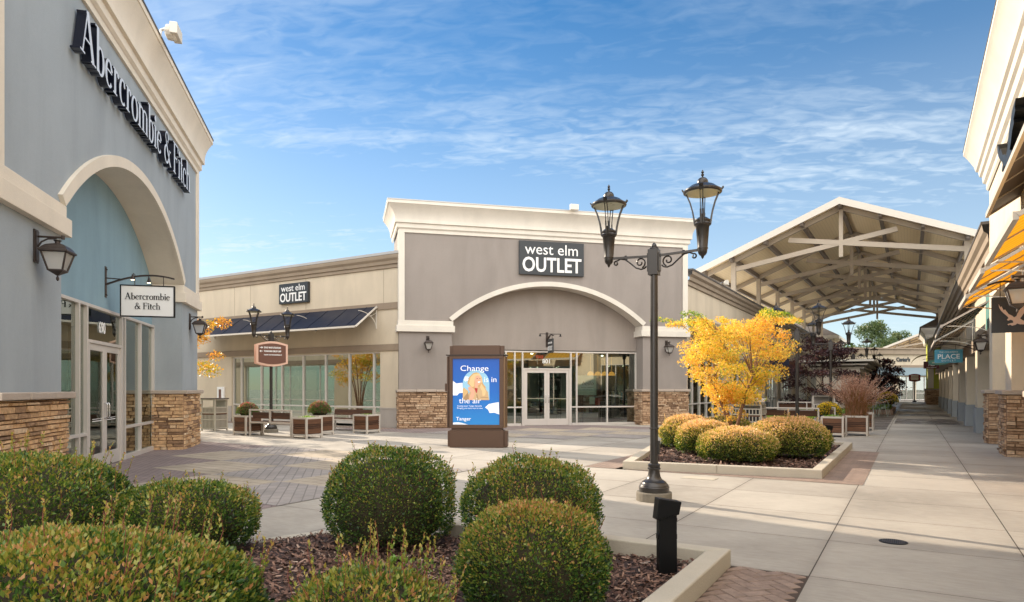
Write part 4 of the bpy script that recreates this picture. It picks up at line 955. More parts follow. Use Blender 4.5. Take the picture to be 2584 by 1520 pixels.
b = MB(); b.box(-.59, 24.6, -.59, 1.5, 8.382, 8.42); b.build('coping', M['dflash'], PE, FE)
stone_pier(PE, FE, -.1, .9, -.1, 1.2, M['stoned'], seed=51); stone_pier(PE, FE, 3.6, 4.88, -.1, 1.6, M['stoned'], seed=57)
stone_pier(PE, FE, 9.97, 10.83, -.30, 1.2, M['stoned'], seed=59); stone_pier(PE, FE, 16.5, 17.8, -.1, 1.2, M['stoned'], seed=61)
storefront(PE, FE, .8, 3.7, 1.2, .05, 3.0, [1.8, 2.7], .8); storefront(PE, FE, 4.8, 24, 1.4, .05, 3.0, [6, 7.2, 9.4, 10.6, 11.8, 14.2, 15.6, 17], .8)
interior(PE, FE, .2, 23, 1.7, 3.5, 3.0, seed=21, n=18)
b = MB(); b.box(0, 24, 1.6, 9, 6.9, 7.0); b.build('flat_roof', M['roofw'], PE, FE)
def awning(label, ya, yb, xo, zo, xw, zw, cm, frame_m, soft=False, braces=True):
    """slanting awning between y=ya and y=yb, outer edge (xo,zo), wall edge (xw,zw)"""
    P = root('awning', label, 'awning', frame(xw, (ya + yb) / 2, 0, zw), 'awnings along the right hand shops')
    b = MB(); b.add([(xo, ya, zo), (xo, yb, zo), (xw, yb, zw), (xw, ya, zw), (xo, ya, zo - .012), (xo, yb, zo - .012), (xw, yb, zw - .012), (xw, ya, zw - .012)], [(0, 1, 2, 3), (7, 6, 5, 4), (0, 4, 5, 1), (1, 5, 6, 2), (2, 6, 7, 3), (3, 7, 4, 0)]); b.build('cloth', cm, P, FI)
    b = MB(); b.box(xo - .045, xo + .01, ya, yb, zo - .07, zo + .02)
    for q in (ya, yb): b.beam((xo, q, zo - .02), (xw, q, zw - .02), .03, .05)
    b.build('edge_frame', frame_m, P, FI)
    n = max(2, int((yb - ya) / 1.2))
    for i in range(1, n): b = MB(); q = ya + (yb - ya) * i / n; b.beam((xo, q, zo - .025), (xw, q, zw - .025), .015, .02); b.build('rib', frame_m, P, FI)
    if braces:
        n = max(1, int((yb - ya) / 3.5))
        for i in range(n + 1):
            q = ya + .06 + (yb - ya - .12) * i / n; b = MB(); pts = []
            for k in range(9): t = k / 8 * math.pi / 2; pts.append((xw - (xw - xo) * .9 * (1 - math.cos(t)), q, zo - .30 + .27 * math.sin(t)))
            for p_, q_ in zip(pts, pts[1:]): b.beam(p_, q_, .022, .022)
            b.beam((xw - .02, q, zo - .35), (xw - .02, q, zw - .1), .025, .025); b.build('brace', M['trimw'], P, FI)
    return P
awning('yellow awning nearest the picture edge on the sunlit tower', 8.9, 12.1, .98, 3.38, 1.88, 3.92, M['awy'], M['benchm'])
awning('yellow awning in the middle of three on the sunlit tower', 12.8, 15.3, .98, 3.38, 1.88, 3.92, M['awy'], M['benchm'])
awning('yellow awning farthest along the sunlit tower', 16.2, 18.5, .98, 3.38, 1.88, 3.92, M['awy'], M['benchm'])
awning('high dark slatted awning under the black emblem', 10.5, 16.7, 1.35, 5.06, 1.88, 5.40, M['awd'], M['benchm'], braces=False)
awning('brown striped awning just beyond the sunlit tower', 23.4, 28.6, .78, 3.36, 1.95, 4.05, M['awb'], M['benchm'])
awning('brown striped awning in shade above the pale blue sign', 29.6, 37.5, .78, 3.30, 1.95, 4.0, M['awb'], M['benchm'])
P = root('letter_sign', 'row of small black letters on the wall between two awnings', 'sign', wallF(FE, 4, 5)); b = MB()
b.text('AMERICAN EAGLE', .62, 3.6, 4.30, -.08, sx=.9, ex=.05, off=.006, align='LEFT'); b.build('letter', M['black'], P, FE)
P = root('emblem_sign', 'tall black flying bird emblem under the right hand cornice', 'sign', wallF(FE, 5.8, 6.5))
eagle = [(0, 1.0), (.06, .86), (.10, .9), (.16, .72), (.22, .74), (.34, .52), (.46, .44), (.52, .36), (.60, .42), (.64, .56), (.72, .72), (.84, .86), (1.0, .90), (.96, .80), (.98, .72), (.90, .66), (.92, .58), (.84, .52), (.78, .40), (.72, .30), (.80, .22), (.92, .14), (.98, .06), (.86, .02), (.72, .03), (.62, .08), (.58, .02), (.46, -.02), (.38, .04), (.34, .0), (.30, .06), (.40, .10), (.50, .12), (.48, .22), (.40, .26), (.32, .22), (.28, .28), (.34, .34), (.30, .42), (.18, .56), (.08, .70), (.02, .84)]
b = MB(); b.prism([(4.4 + (p[0]) * 3.1, 5.85 + p[1] * 1.15) for p in eagle], -.22, -.05, 'xz', 0); b.build('emblem', M['black'], P, FE)
# bird sign hanging off the right wall (panel faces the camera)
FB = wallF(FE, 22.9 - 14.5, 3.52)
P, x0, x1, z0, z1 = blade_sign('black hanging sign with a pale flying bird, far right', FB, .62, .62, reach=.72, off=.04, pm=M['signdark'], drop=.42, lamps=False)
# the camera looks along +y here: local x' = -y, so the face towards the camera is the +x' side
b = MB(); b.prism([(x1 + .10 + p[0] * .42, z0 + .12 + p[1] * .38) for p in eagle], -.034, -.022, 'xz'); to_panel(b, 1); b.build('emblem', M['pinkbeige'], P)
clone(L0, wallF(FE, 10.4, 3.27, -.26), 'large bronze wall lantern in front of the pale bird sign', 'wall lanterns on the piers')
clone(L0, wallF(frame(1.95, 0, -90), -23.2, 3.10), 'bronze wall lantern under the brown striped awning', 'wall lanterns on the piers')

# right row further along, pillars on the walk
FE2 = frame(2.3, 75, -90)
PE2 = root('store_building', 'long right hand shop row with square pillars in the shade', 'shop', FE2)
def RY(y): return 75 - y
b = MB(); b.box(RY(75), RY(22.9), 0, .4, 2.9, 5.4); b.build('wall', M['cream'], PE2, FE2)
b = MB(); vs = []
pr = [(.0, 5.38), (.07, 5.4), (.07, 5.62), (.14, 5.66), (.16, 5.84), (.26, 5.92), (.30, 6.12)]
for o_, z in pr: vs += [(RY(75), -o_ - .3, z), (RY(22.9), -o_ - .3, z)]
b.add(vs, [(i * 2, i * 2 + 1, i * 2 + 3, i * 2 + 2) for i in range(len(pr) - 1)]); b.box(RY(75), RY(22.9), -.3, .4, 5.2, 5.4); b.build('cornice', M['cornb'], PE2, FE2)
b = MB(); b.box(RY(75), RY(22.9), -.62, .3, 6.12, 6.20); b.build('coping', M['dflash'], PE2, FE2)
b = MB(); b.box(RY(75), RY(22.9), .45, 20, 5.6, 5.7); b.build('flat_roof', M['roofw'], PE2, FE2)
b = MB(); b.box(RY(75), RY(22.9), -.42, 0, 2.75, 3.2); b.build('belt_course', M['belt'], PE2, FE2)
pill = [26.9, 31.8, 36.5, 41.8, 46.5, 51.5, 56.5, 61.5]
for q in pill:
    b = MB(); b.box(RY(q) - .85, RY(q), -.42, .4, .85, 2.75); o_ = b.build('pillar', M['cream'], PE2, FE2)
    b = MB(); b.box(RY(q) - .89, RY(q) + .04, -.47, .42, 0, .85); b.build('pillar_base', M['base2'], o_, FE2, bevel=.01)
storefront(PE2, FE2, RY(75), RY(22.9), .45, .05, 2.75, [1.4 * i + .7 for i in range(1, 37)], .8)
interior(PE2, FE2, 0, 52, .9, 3, 2.75, seed=31, n=24)
b = MB(); b.box(RY(24.4), RY(24.05), -.50, -.42, 2.86, 3.10); b.build('speaker_box', M['benchm'], PE2, FE2)
b = MB(); b.box(RY(23.0), RY(29), -.03, 0, 3.2, 4.8); b.build('green_panel', M['tealw'], PE2, FE2)
# signs of the right row, panels face the camera
def rightsign(label, yq, xl, w_, zt, h, pm, xw=1.88, reach=None, shape=None):
    F = Matrix.Translation((0, 0, 0)) @ frame(xw, yq, -90, zt + .34); off = xw - xl - w_
    return blade_sign(label, F, w_, h, reach=reach or (w_ + off + .05), off=off, pm=pm, drop=.34, lamps=False, shape=shape)
P, x0, x1, z0, z1 = rightsign('pale blue hanging sign with white capitals under the striped awning', 28.4, .72, .84, 2.88, .47, M['signblue'])
b = MB(); cxp = (x0 + x1) / 2; b.text('PLACE', .235, cxp, z0 + .145, -.03, off=.002); b.text("THE CHILDREN'S", .075, cxp, z0 + .355, -.03); b.text('O U T L E T', .085, cxp, z0 + .045, -.03); panel_text(P, b, M['white'], 1)
P, x0, x1, z0, z1 = rightsign('oval green hanging sign behind the pale blue one', 46, .85, 1.0, 3.18, .36, M['signgreen'], shape='oval')
b = MB(); b.box((x0 + x1) / 2 - .3, (x0 + x1) / 2 + .3, -.031, -.026, z0 + .14, z0 + .2); panel_text(P, b, M['cream'], 1)
P, x0, x1, z0, z1 = rightsign('maroon hanging sign with the white letters NB', 56, .75, .95, 3.40, .50, M['maroon'])
b = MB(); b.text('NB', .30, (x0 + x1) / 2, z0 + .19, -.031, shear=.3, off=.012); b.text('new balance', .12, (x0 + x1) / 2, z0 + .05, -.031, off=.002); panel_text(P, b, M['white'], 1)

# green tower at the far right end
FG = frame(1.35, 84, -90)
PG = root('store_building', 'lime green tower with a white cornice and stone base far down the walk', 'shop', FG)
b = MB(); b.box(0, 12, 0, 6, 0, 6.2); b.build('wall', M['lime'], PG, FG)
b = MB(); cornice_profile(b, 0, 12, 0, 6, [(.05, 5.9), (.2, 6.0), (.25, 6.4), (.6, 6.85), (.6, 7.0)]); b.box(-.1, 12.1, -.12, 3, 3.7, 4.0); b.box(11.8, 12.06, -.06, .4, 1.5, 5.9); b.build('cornice', M['trimw'], PG, FG)
b = MB(); b.box(-.7, 12.7, -.7, 6.5, 7.01, 7.1); b.add([(-.7, -.7, 7.1), (12.7, -.7, 7.1), (12.7, 6.5, 7.1), (-.7, 6.5, 7.1), (5, 3, 9.6), (7, 3, 9.6)], [(0, 1, 5, 4), (1, 2, 5), (2, 3, 4, 5), (3, 0, 4)]); b.build('roof', M['shingle'], PG, FG)
stone_pier(PG, FG, -.1, 12.1, -.1, 4, M['stoned'], seed=71, z1=1.36)
P = root('awning', 'tan half round awning on the lime green tower', 'awning', wallF(FG, 11, 3)); b = MB(); n = 10
vs = []
for i in range(n + 1): t = i / n * math.pi / 2; vs += [(12.3, -1.3 * math.cos(t) - .1, 3.6 + 1.0 * math.sin(t)), (9.0, -1.3 * math.cos(t) - .1, 3.6 + 1.0 * math.sin(t))]
b.add(vs, [(2 * i, 2 * i + 1, 2 * i + 3, 2 * i + 2) for i in range(n)]); b.build('cloth', M['awtan'], P, FG)

# closing building at the end of the walk
FC = frame(-14.5, 82.0, 40)
PC_ = root('store_building', 'cream shop front closing the end of the walkway', 'shop', FC)
Lc = 40
wing_wall(PC_, FC, 0, Lc, 0, [(14.5, 16.4), (17.4, 19.3), (19.6, 26.5), (29, 37)], H=5.6)
b = MB(); b.box(0, Lc, -.3, .3, 5.6, 6.2); b.box(0, Lc, -.45, .3, 6.2, 6.35); b.build('cornice', M['cornb'], PC_, FC)
b = MB(); b.box(0, Lc, -.06, 0, 4.0, 4.3); b.build('belt_course', M['belt'], PC_, FC)
storefront(PC_, FC, 19.6, 26.5, .12, .05, 2.9, [20.8, 22, 23.2, 24.4, 25.6], .9); storefront(PC_, FC, 17.4, 19.3, .12, .05, 2.9, [18.35], None); storefront(PC_, FC, 14.5, 16.4, .12, .05, 2.9, [15.4], .9); storefront(PC_, FC, 29, 37, .12, .05, 2.9, [31, 33, 35], .9)
b = MB(); b.box(16.4, 17.4, -.1, 0, 0, 1.0); b.box(26.5, 29, -.1, 0, 0, 1.0); b.box(12.5, 14.5, -.1, 0, 0, 1.0); b.build('plinth', M['base2'], PC_, FC)
interior(PC_, FC, 13, 37, .4, 4, 2.9, seed=41, n=20)
P = root('awning', 'slate blue metal awning across the closing shop front', 'awning', wallF(FC, 20, 3.9)); b = MB(); b.add([(10, -.06, 4.0), (34, -.06, 4.0), (34, -1.1, 3.1), (10, -1.1, 3.1), (10, -.06, 3.9), (34, -.06, 3.9), (34, -1.1, 3.0), (10, -1.1, 3.0)], [(0, 3, 2, 1), (4, 5, 6, 7), (0, 1, 5, 4), (1, 2, 6, 5), (2, 3, 7, 6), (3, 0, 4, 7)]); b.build('roof_panel', M['aws'], P, FC)
P = root('letter_sign', 'short row of dark rounded letters on the closing shop front', 'sign', wallF(FC, 20, 4.9)); b = MB(); b.text("Carter's", .66, 17.8, 4.75, -.05, sx=.85, off=.03, ex=.03); b.build('letter', M['signdark'], P, FC)

# ================================================================ CANOPY over the walkway
def canopy(F, label, ntr=7, sp=6.9, W2=7.1, zr=10.88, ze=7.95, post_l=None, first=36.4):
    P = root('canopy', label, 'canopy', F)
    L = (ntr - 1) * sp; sl = (zr - ze) / W2
    ov = .9
    b = MB()
    for s_ in (-1, 1):
        b.add([(0, -ov, zr - .16), (s_ * W2, -ov, ze - .16), (s_ * W2, L + ov, ze - .16), (0, L + ov, zr - .16)], [(0, 1, 2, 3)] if s_ > 0 else [(3, 2, 1, 0)])
    b.build('deck', M['deck'], P)
    b = MB()
    for s_ in (-1, 1):
        b.add([(0, -ov, zr), (s_ * W2, -ov, ze), (s_ * W2, L + ov, ze), (0, L + ov, zr), (0, -ov, zr - .155), (s_ * W2, -ov, ze - .155), (s_ * W2, L + ov, ze - .155), (0, L + ov, zr - .155)], [(0, 1, 2, 3), (0, 4, 5, 1), (1, 5, 6, 2), (2, 6, 7, 3)])
        b.beam((0, -ov - .03, zr - .12), (s_ * W2, -ov - .03, ze - .12), .06, .34, up=(0, 1, 0)) if 0 else b.prism([(0, zr + .02), (s_ * (W2 + .02), ze + .02), (s_ * (W2 + .02), ze - .30), (0, zr - .32)], -ov - .06, -ov, 'xz')
        b.box(s_ * W2, s_ * (W2 + .06), -ov, L + ov, ze - .28, ze + .01)
    b.build('roof_edge', M['roofpale'], P)
    for k in range(ntr):   # trusses
        yy = k * sp; t = MB(); hw = .09
        for s_ in (-1, 1):
            def rz(x): return zr - .30 - abs(x) * sl
            # rafter under the deck
            t.prism([(0, zr - .18), (s_ * (W2 - .2), ze - .10), (s_ * (W2 - .2), ze - .36), (0, zr - .44)], yy - hw, yy + hw, 'xz')
            # scissor chord from eave post across the middle, rising to the other rafter
            t.beam((s_ * 5.25, yy - .01 * s_, 7.93), (-s_ * 2.45, yy - .01 * s_, 9.42 - .20), .17, .24, up=(0, 0, 1))
            t.box(s_ * 5.25 - .12, s_ * 5.25 + .12, yy - .12, yy + .12, 5.9, rz(5.25) + .06)
        t.box(-.09, .09, yy - .10, yy + .10, 8.1, zr - .32)
        t.build('truss', M['beam'], P)
    b = MB()
    for s_ in (-1, 1):
        for xx in (1.75, 3.5, 5.25, 6.7): b.beam((s_ * xx, -ov + .1, zr - .28 - xx * sl), (s_ * xx, L + ov - .1, zr - .28 - xx * sl), .15, .26)
    b.beam((0, -ov + .1, zr - .30), (0, L + ov - .1, zr - .30), .16, .22); b.build('purlin', M['purlin'], P)
    return P
CP = canopy(frame(-3.03, 37.3, 0) @ Matrix.Rotation(R(.8), 4, 'X'), 'large beige gabled canopy on scissor trusses over the walkway')
CP2 = copy_tree(CP, None, frame(3.3, 121, 0, 0)); tag(CP2, 'smaller looking gabled canopy far off above the end building')

# ================================================================ STREET LAMPS
def scroll(b, s_, c):
    P_ = []
    # S shaped scroll between collar and lamp foot, in local xz plane
    def arcp(cx, cz, r0, r1, a0_, a1_, n=14): return [(cx + (r0 + (r1 - r0) * i / n) * math.cos(R(a0_ + (a1_ - a0_) * i / n)), cz + (r0 + (r1 - r0) * i / n) * math.sin(R(a0_ + (a1_ - a0_) * i / n))) for i in range(n + 1)]
    p1 = arcp(.175, 3.20, .028, .078, 300, -60, 16)[::1]
    low = [(.105, 3.14), (.13, 3.115), (.18, 3.105), (.25, 3.13), (.33, 3.20), (.40, 3.255), (.47, 3.27), (.53, 3.245)]
    p2 = arcp(.53, 3.215, .035, .012, 80, -250, 12)
    p3 = arcp(.39, 3.285, .035, .012, 240, 520, 10)
    inner = arcp(.19, 3.195, .075, .018, 250, -200, 22)
    for pp in (low + p2, inner, p3): b.tube([(s_ * x_, 0, z_) for x_, z_ in pp], .011, 6)
def street_lamp(label, F, group='twin headed street lamps'):
    P = root('street_lamp', label, 'street lamp', F, group)
    b = MB(); b.lathe([(.235, 0), (.235, .105), (.225, .12), (0.1, .121)], n=8 * 3); b.build('footing', M['footc'], P)
    b = MB(); b.lathe([(.20, .12), (.20, .185), (.188, .20), (.192, .205), (.178, .225), (.165, .235), (.16, .25), (.135, .265), (.105, .285), (.086, .32), (.076, .37), (.074, .41), (.086, .418), (.088, .435), (.074, .445), (.083, .46), (.083, .48), (.06, .495)], n=32)
    b.build('pedestal', M['lampm'], P, smooth=35)
    b = MB(); b.lathe([(.054, .48), (.052, 1.5), (.05, 3.03)], n=20); b.build('pole', M['lampm'], P, smooth=40)
    b = MB(); b.lathe([(.056, .95), (.062, .955), (.062, .97), (.056, .975)], n=14); b.box(.05, .075, -.02, .02, .62, .80); b.build('outlet_cover', M['lampm'], P)
    b = MB(); b.box(-.068, .068, -.068, .068, 3.01, 3.355); b.box(-.085, .085, -.045, .045, 3.06, 3.31); b.lathe([(.06, 3.355), (.062, 3.375), (.035, 3.39), (.04, 3.40), (.03, 3.42), (.018, 3.435), (.005, 3.45)], n=10); b.build('collar', M['lampm'], P, bevel=.006)
    for s_ in (-1, 1):
        b = MB(); b.beam((s_ * .07, 0, 3.27), (s_ * .60, 0, 3.29), .028, .03); scroll(b, s_, 0); b.build('arm', M['lampm'], P, smooth=60)
        cx = s_ * .64; Z = 3.17
        b = MB(); b.lathe([(.004, Z), (.018, Z + .02), (.02, Z + .035), (.04, Z + .05), (.055, Z + .075), (.06, Z + .10), (.062, Z + .125), (.070, Z + .13), (.070, Z + .142), (.062, Z + .146), (.064, Z + .15), (.085, Z + .42), (.085, Z + .425), (.10, Z + .43), (.108, Z + .445), (.10, Z + .455), (.092, Z + .47), (.10, Z + .485), (.10, Z + .50), (.085, Z + .51), (.06, Z + .53), (.02, Z + .545)], cx, 0, 32, flute=.10, fl=(Z + .149, Z + .421))
        hd = b.build('lamp_head', M['lampm'], P, smooth=50)
        for k in range(4):
            b = MB(); a = k * math.pi / 2 + R(-81); ca, sa = math.cos(a), math.sin(a); tx, ty = -sa, ca
            for w_ in (-.017, .017):
                pr_ = [(.098, .44), (.107, .52), (.125, .62), (.155, .73), (.20, .84), (.255, .905)]
                for p_, q_ in zip(pr_, pr_[1:]): b.beam((cx + ca * p_[0] + tx * w_, sa * p_[0] + ty * w_, Z + p_[1]), (cx + ca * q_[0] + tx * w_, sa * q_[0] + ty * w_, Z + q_[1]), .010, .018)
            b.beam((cx + ca * .20, sa * .20, Z + .84), (cx + ca * .258, sa * .258, Z + .91), .05, .014); b.beam((cx + ca * .097, sa * .097, Z + .44), (cx + ca * .112, sa * .112, Z + .55), .045, .014)
            b.build('rib', M['lampm'], hd)
        b = MB(); b.lathe([(.225, Z + .845), (.24, Z + .85), (.245, Z + .865), (.235, Z + .875), (.235, Z + .885), (.20, Z + .905), (.155, Z + .94), (.12, Z + .955), (.085, Z + .965), (.072, Z + .975), (.072, Z + .99), (.066, Z + 1.015), (.045, Z + 1.04), (.015, Z + 1.052), (.008, Z + 1.06), (.018, Z + 1.075), (.02, Z + 1.09), (.008, Z + 1.10), (.020, Z + 1.115), (.003, Z + 1.15)], cx, 0, 28); b.build('cap', M['lampm'], hd, smooth=35)
        b = MB(); b.lathe([(.215, Z + .842), (.222, Z + .85)], cx, 0, 24); b.build('lens', M['lens'], hd)
    return P
M['lens'] = mat('lamp_lens', (.55, .56, .42), .3, noise=.2, nscale=8)
LP = street_lamp('tall twin headed black lamp post in the foreground', frame(-2.95, 8.60, 2))
clone(LP, frame(-18.6, 15.1, 84), 'twin headed lamp post carrying the brown direction sign', 'twin headed street lamps')
clone(LP, frame(-3.17, 23.2, 0), 'twin headed lamp post just behind the golden tree', 'twin headed street lamps')
clone(LP, frame(-2.75, 29.2, 0), 'twin headed lamp post rising before the purple trees', 'twin headed street lamps')
for i, (yy, lb) in enumerate(((41.5, 'lamp post beside the white pavilion, nearest of the far row'), (50, 'second lamp post of the far row past the pavilion'), (59, 'third lamp post of the far row'), (68, 'fourth lamp post of the far row'), (77, 'fifth lamp post of the far row'), (86, 'last and farthest lamp post of the far row'))):
    clone(LP, frame(-2.75, yy, 0), lb, 'twin headed street lamps')
clone(LP, frame(-1.4, 97, -30), 'lamp post with a small white banner before the closing shop front', 'twin headed street lamps')
# direction sign on the second lamp
FS = frame(-18.6, 15.1, 62)
P = root('direction_sign', 'brown shield shaped direction sign in a peach frame on the lamp post', 'sign', FS)
def shield(hw, z0, z1, bow, n=10):
    top = [(-hw + 2 * hw * i / n, z1 + bow * math.sin(math.pi * i / n)) for i in range(n + 1)]; bot = [(hw - 2 * hw * i / n, z0 - bow * math.sin(math.pi * i / n)) for i in range(n + 1)]
    return top[::-1] + bot[::-1]
for yy in (-.20, .16):
    b = MB(); b.prism(shield(.50, 2.34, 2.97, .10), yy, yy + .045, 'xz'); b.build('frame', M['peach'], P, bevel=.008)
b = MB(); b.prism(shield(.44, 2.38, 2.93, .075), -.212, -.20, 'xz'); b.build('panel', M['brown_sign'], P)
b = MB()
for zz, s_ in ((2.86, 1), (2.74, -1)): b.box(-.40, -.31, -.22, -.211, zz - .008, zz + .008); b.prism([(-.355 + s_ * .055, zz), (-.355 + s_ * .01, zz + .04), (-.355 + s_ * .01, zz - .04)], -.221, -.211, 'xz')
b.text('DOG WAY STATION', .075, -.27, 2.835, -.216, sx=.78, off=.003, align='LEFT'); b.text('TOUR BUS DROP OFF', .075, -.27, 2.715, -.216, sx=.76, off=.003, align='LEFT'); b.text('THANK YOU FOR SHOPPING AT', .055, -.27, 2.60, -.216, sx=.72, off=.002, align='LEFT'); b.build('lettering', M['white'], P)

# ================================================================ POSTER KIOSK
FK = frame(-10.02, 13.50, 27.0); KW = 1.49
PK = root('poster_kiosk', 'tall brown metal kiosk with a bright blue lit advertising poster', 'kiosk', FK)
kd = .42
b = MB(); b.box(.06, KW - .06, .04, kd, .0, .44); b.box(0, .06, .09, kd - .03, .02, .42); b.box(KW - .06, KW + .03, .09, kd - .02, .02, .42); b.box(.10, KW - .10, .06, kd - .02, .44, .49); b.build('base', M['kiosk'], PK, bevel=.008)
b = MB(); b.box(.05, KW - .07, .02, kd, .49, .58); b.box(.05, KW - .07, .02, kd, 2.24, 2.32); b.box(.05, .14, .02, kd, .58, 2.24); b.box(KW - .17, KW - .07, .02, kd, .58, 2.24); b.build('cabinet_frame', M['kiosk'], PK, bevel=.006)
b = MB(); b.box(.14, KW - .17, .08, kd - .02, .58, 2.24); b.build('cabinet_core', M['kiosk'], PK)
b = MB(); b.box(-.02, .05, .10, kd - .04, .50, 2.30); b.box(-.08, -.02, .15, .33, 1.42, 1.62); b.box(0, .03, .05, .09, .5, 2.3); b.build('side_fin', M['kiosk'], PK, bevel=.004)
b = MB()
for i in range(4): b.box(KW - .07, KW - .03 + .012 * i, .05 + i * .09, .11 + i * .09, .50, 2.30)
b.build('side_fin', M['kioskl'], PK, bevel=.003)
b = MB(); b.box(-.03, KW + .02, .0, kd + .02, 2.32, 2.345); b.build('top_plate', M['bronze'], PK)
b = MB(); b.box(.13, KW - .16, .08, kd - .06, 2.345, 2.58); b.box(.05, .13, .12, kd - .08, 2.345, 2.57); b.box(KW - .159, KW - .06, .11, kd - .08, 2.345, 2.57); b.build('hood', M['kiosk'], PK, bevel=.006)
# poster: flat printed layers in the lit screen
def scr(name, c, st=.10): return emis(name, c, st, c)
MP = dict(blue=None, white=scr('print_white', (.85, .88, .92)), sky=scr('print_light_blue', (.28, .53, .72)), skin=scr('print_skin', (.72, .38, .26)), hair=scr('print_hair', (.55, .34, .14)), hair2=scr('print_hair_light', (.72, .50, .26)), coat=scr('print_coat', (.55, .38, .21)), coat2=scr('print_coat_shade', (.36, .23, .12)), red=scr('print_red', (.40, .03, .03)), bag=scr('print_bag', (.60, .40, .18)), dark=scr('print_dark', (.10, .04, .03)))
bm = mat('print_blue', (.02, .15, .55), .3); T = NT(bm.node_tree); bb = bm.node_tree.nodes['Principled BSDF']; co = T.new('ShaderNodeTexCoord').outputs['Object']; s_ = T.new('ShaderNodeSeparateXYZ'); T.val(s_.inputs[0], co)
cc = T.ramp(T.math('DIVIDE', T.math('SUBTRACT', s_.outputs[2], .58), 1.66), [(0, (.02, .21, .55)), (.5, (.008, .12, .47)), (1, (.005, .075, .38))]); T.val(bb.inputs['Base Color'], cc); T.val(bb.inputs['Emission Color'], cc); bb.inputs['Emission Strength'].default_value = .12
px0, px1, pz0, pz1 = .14, KW - .17, .58, 2.24; pw = px1 - px0; ph = pz1 - pz0
def U(u): return px0 + pw * (u - 218) / 610
def V(v_): return pz1 - ph * (v_ - 311) / 881
b = MB(); b.box(px0, px1, .05, .075, pz0, pz1); po = b.build('poster', bm, PK)
lay = [0.0]
def ply(pts, m, d=None):
    lay[0] += .0007; yy = .0495 - lay[0]
    b = MB(); b.prism([(U(u), V(v_)) for u, v_ in pts], yy, .052, 'xz'); return b.build('print', m, po)
def blob(cu, cv, ru, rv, n=26, k=.0, sd=1):
    r_ = random.Random(sd); return [(cu + ru * (1 + r_.uniform(-k, k)) * math.cos(2 * math.pi * i / n), cv + rv * (1 + r_.uniform(-k, k)) * math.sin(2 * math.pi * i / n)) for i in range(n)]
arch = [(349, 862), (697, 862), (697, 640)] + [(523 + 174 * math.cos(R(a)), 640 - 180 * math.sin(R(a))) for a in range(10, 180, 10)] + [(349, 640)]
ply([(219, 605), (262, 640), (345, 632), (349, 765), (300, 770), (275, 800), (219, 800)], MP['white']); ply([(640, 960), (690, 915), (760, 900), (820, 890), (826, 1055), (760, 1030), (700, 1035), (680, 990)], MP['white']); ply([(219, 1165), (300, 1160), (345, 1170), (420, 1190), (219, 1190)], MP['white'])
ply(arch, MP['sky']); ply(blob(390, 590, 30, 20, k=.3, sd=2), MP['white']); ply(blob(400, 560, 25, 14, k=.3, sd=3), MP['white'])
ply([(560, 500), (600, 560), (612, 640), (650, 690), (640, 800), (560, 780), (470, 700), (408, 640), (430, 560), (480, 505), (525, 492)], MP['hair'])
ply([(430, 862), (420, 790), (460, 720), (500, 695), (560, 690), (640, 700), (680, 760), (694, 862)], MP['coat']); ply([(500, 700), (545, 705), (535, 770), (520, 760)], MP['red'])
ply([(535, 770), (560, 862), (545, 862), (525, 800)], MP['coat2']); ply([(580, 820), (680, 826), (680, 834), (580, 828)], MP['coat2'])
ply([(505, 640), (545, 660), (545, 700), (505, 695)], MP['skin']); ply([(500, 590), (512, 535), (550, 520), (585, 545), (592, 600), (575, 650), (545, 668), (512, 645)], MP['skin'])
ply([(525, 510), (560, 505), (590, 540), (604, 620), (590, 640), (588, 580), (560, 532), (520, 540), (500, 600), (498, 680), (470, 690), (430, 640), (450, 560), (490, 515)], MP['hair2'])
ply([(590, 640), (620, 690), (650, 740), (640, 800), (610, 810), (600, 740), (575, 690)], MP['hair2']); ply([(545, 616), (582, 610), (572, 630), (552, 632)], MP['white']); ply([(530, 574), (546, 570), (546, 578), (530, 580)], MP['dark']); ply([(566, 572), (582, 570), (582, 577), (566, 578)], MP['dark'])
ply([(420, 690), (455, 680), (500, 730), (502, 790), (480, 862), (430, 862), (462, 760), (425, 730)], MP['skin']); ply([(350, 720), (365, 695), (418, 740), (420, 800), (350, 850)], MP['bag']); ply([(352, 840), (420, 755), (430, 862), (360, 862)], MP['coat2'])
b = MB(); yt = .027
def tx(s, v_, h, u0, u1, off=.0): # text fitted between u0,u1
    sc_ = h * ph / 881
    cu = bpy.data.curves.new('q', 'FONT'); cu.body = s; cu.size = 1; o_ = bpy.data.objects.new('q', cu); COL.objects.link(o_); bpy.context.view_layer.update(); wd = o_.dimensions.x; bpy.data.objects.remove(o_); bpy.data.curves.remove(cu)
    sx_ = (U(u1) - U(u0)) / (wd * sc_); b.text(s, sc_, U(u0), V(v_), yt, sx=sx_, off=off, align='LEFT', ex=.001)
tx('Change', 473, 105, 314, 680); tx('is in', 622, 105, 624, 784); tx('the air', 905, 105, 300, 590); tx('Coming soon: Tanger Asheville', 950, 28, 276, 598); tx('Bringing you more ways to save', 979, 28, 276, 606); tx('Tanger', 1134, 66, 262, 457, .001)
b.build('lettering', MP['white'], po)

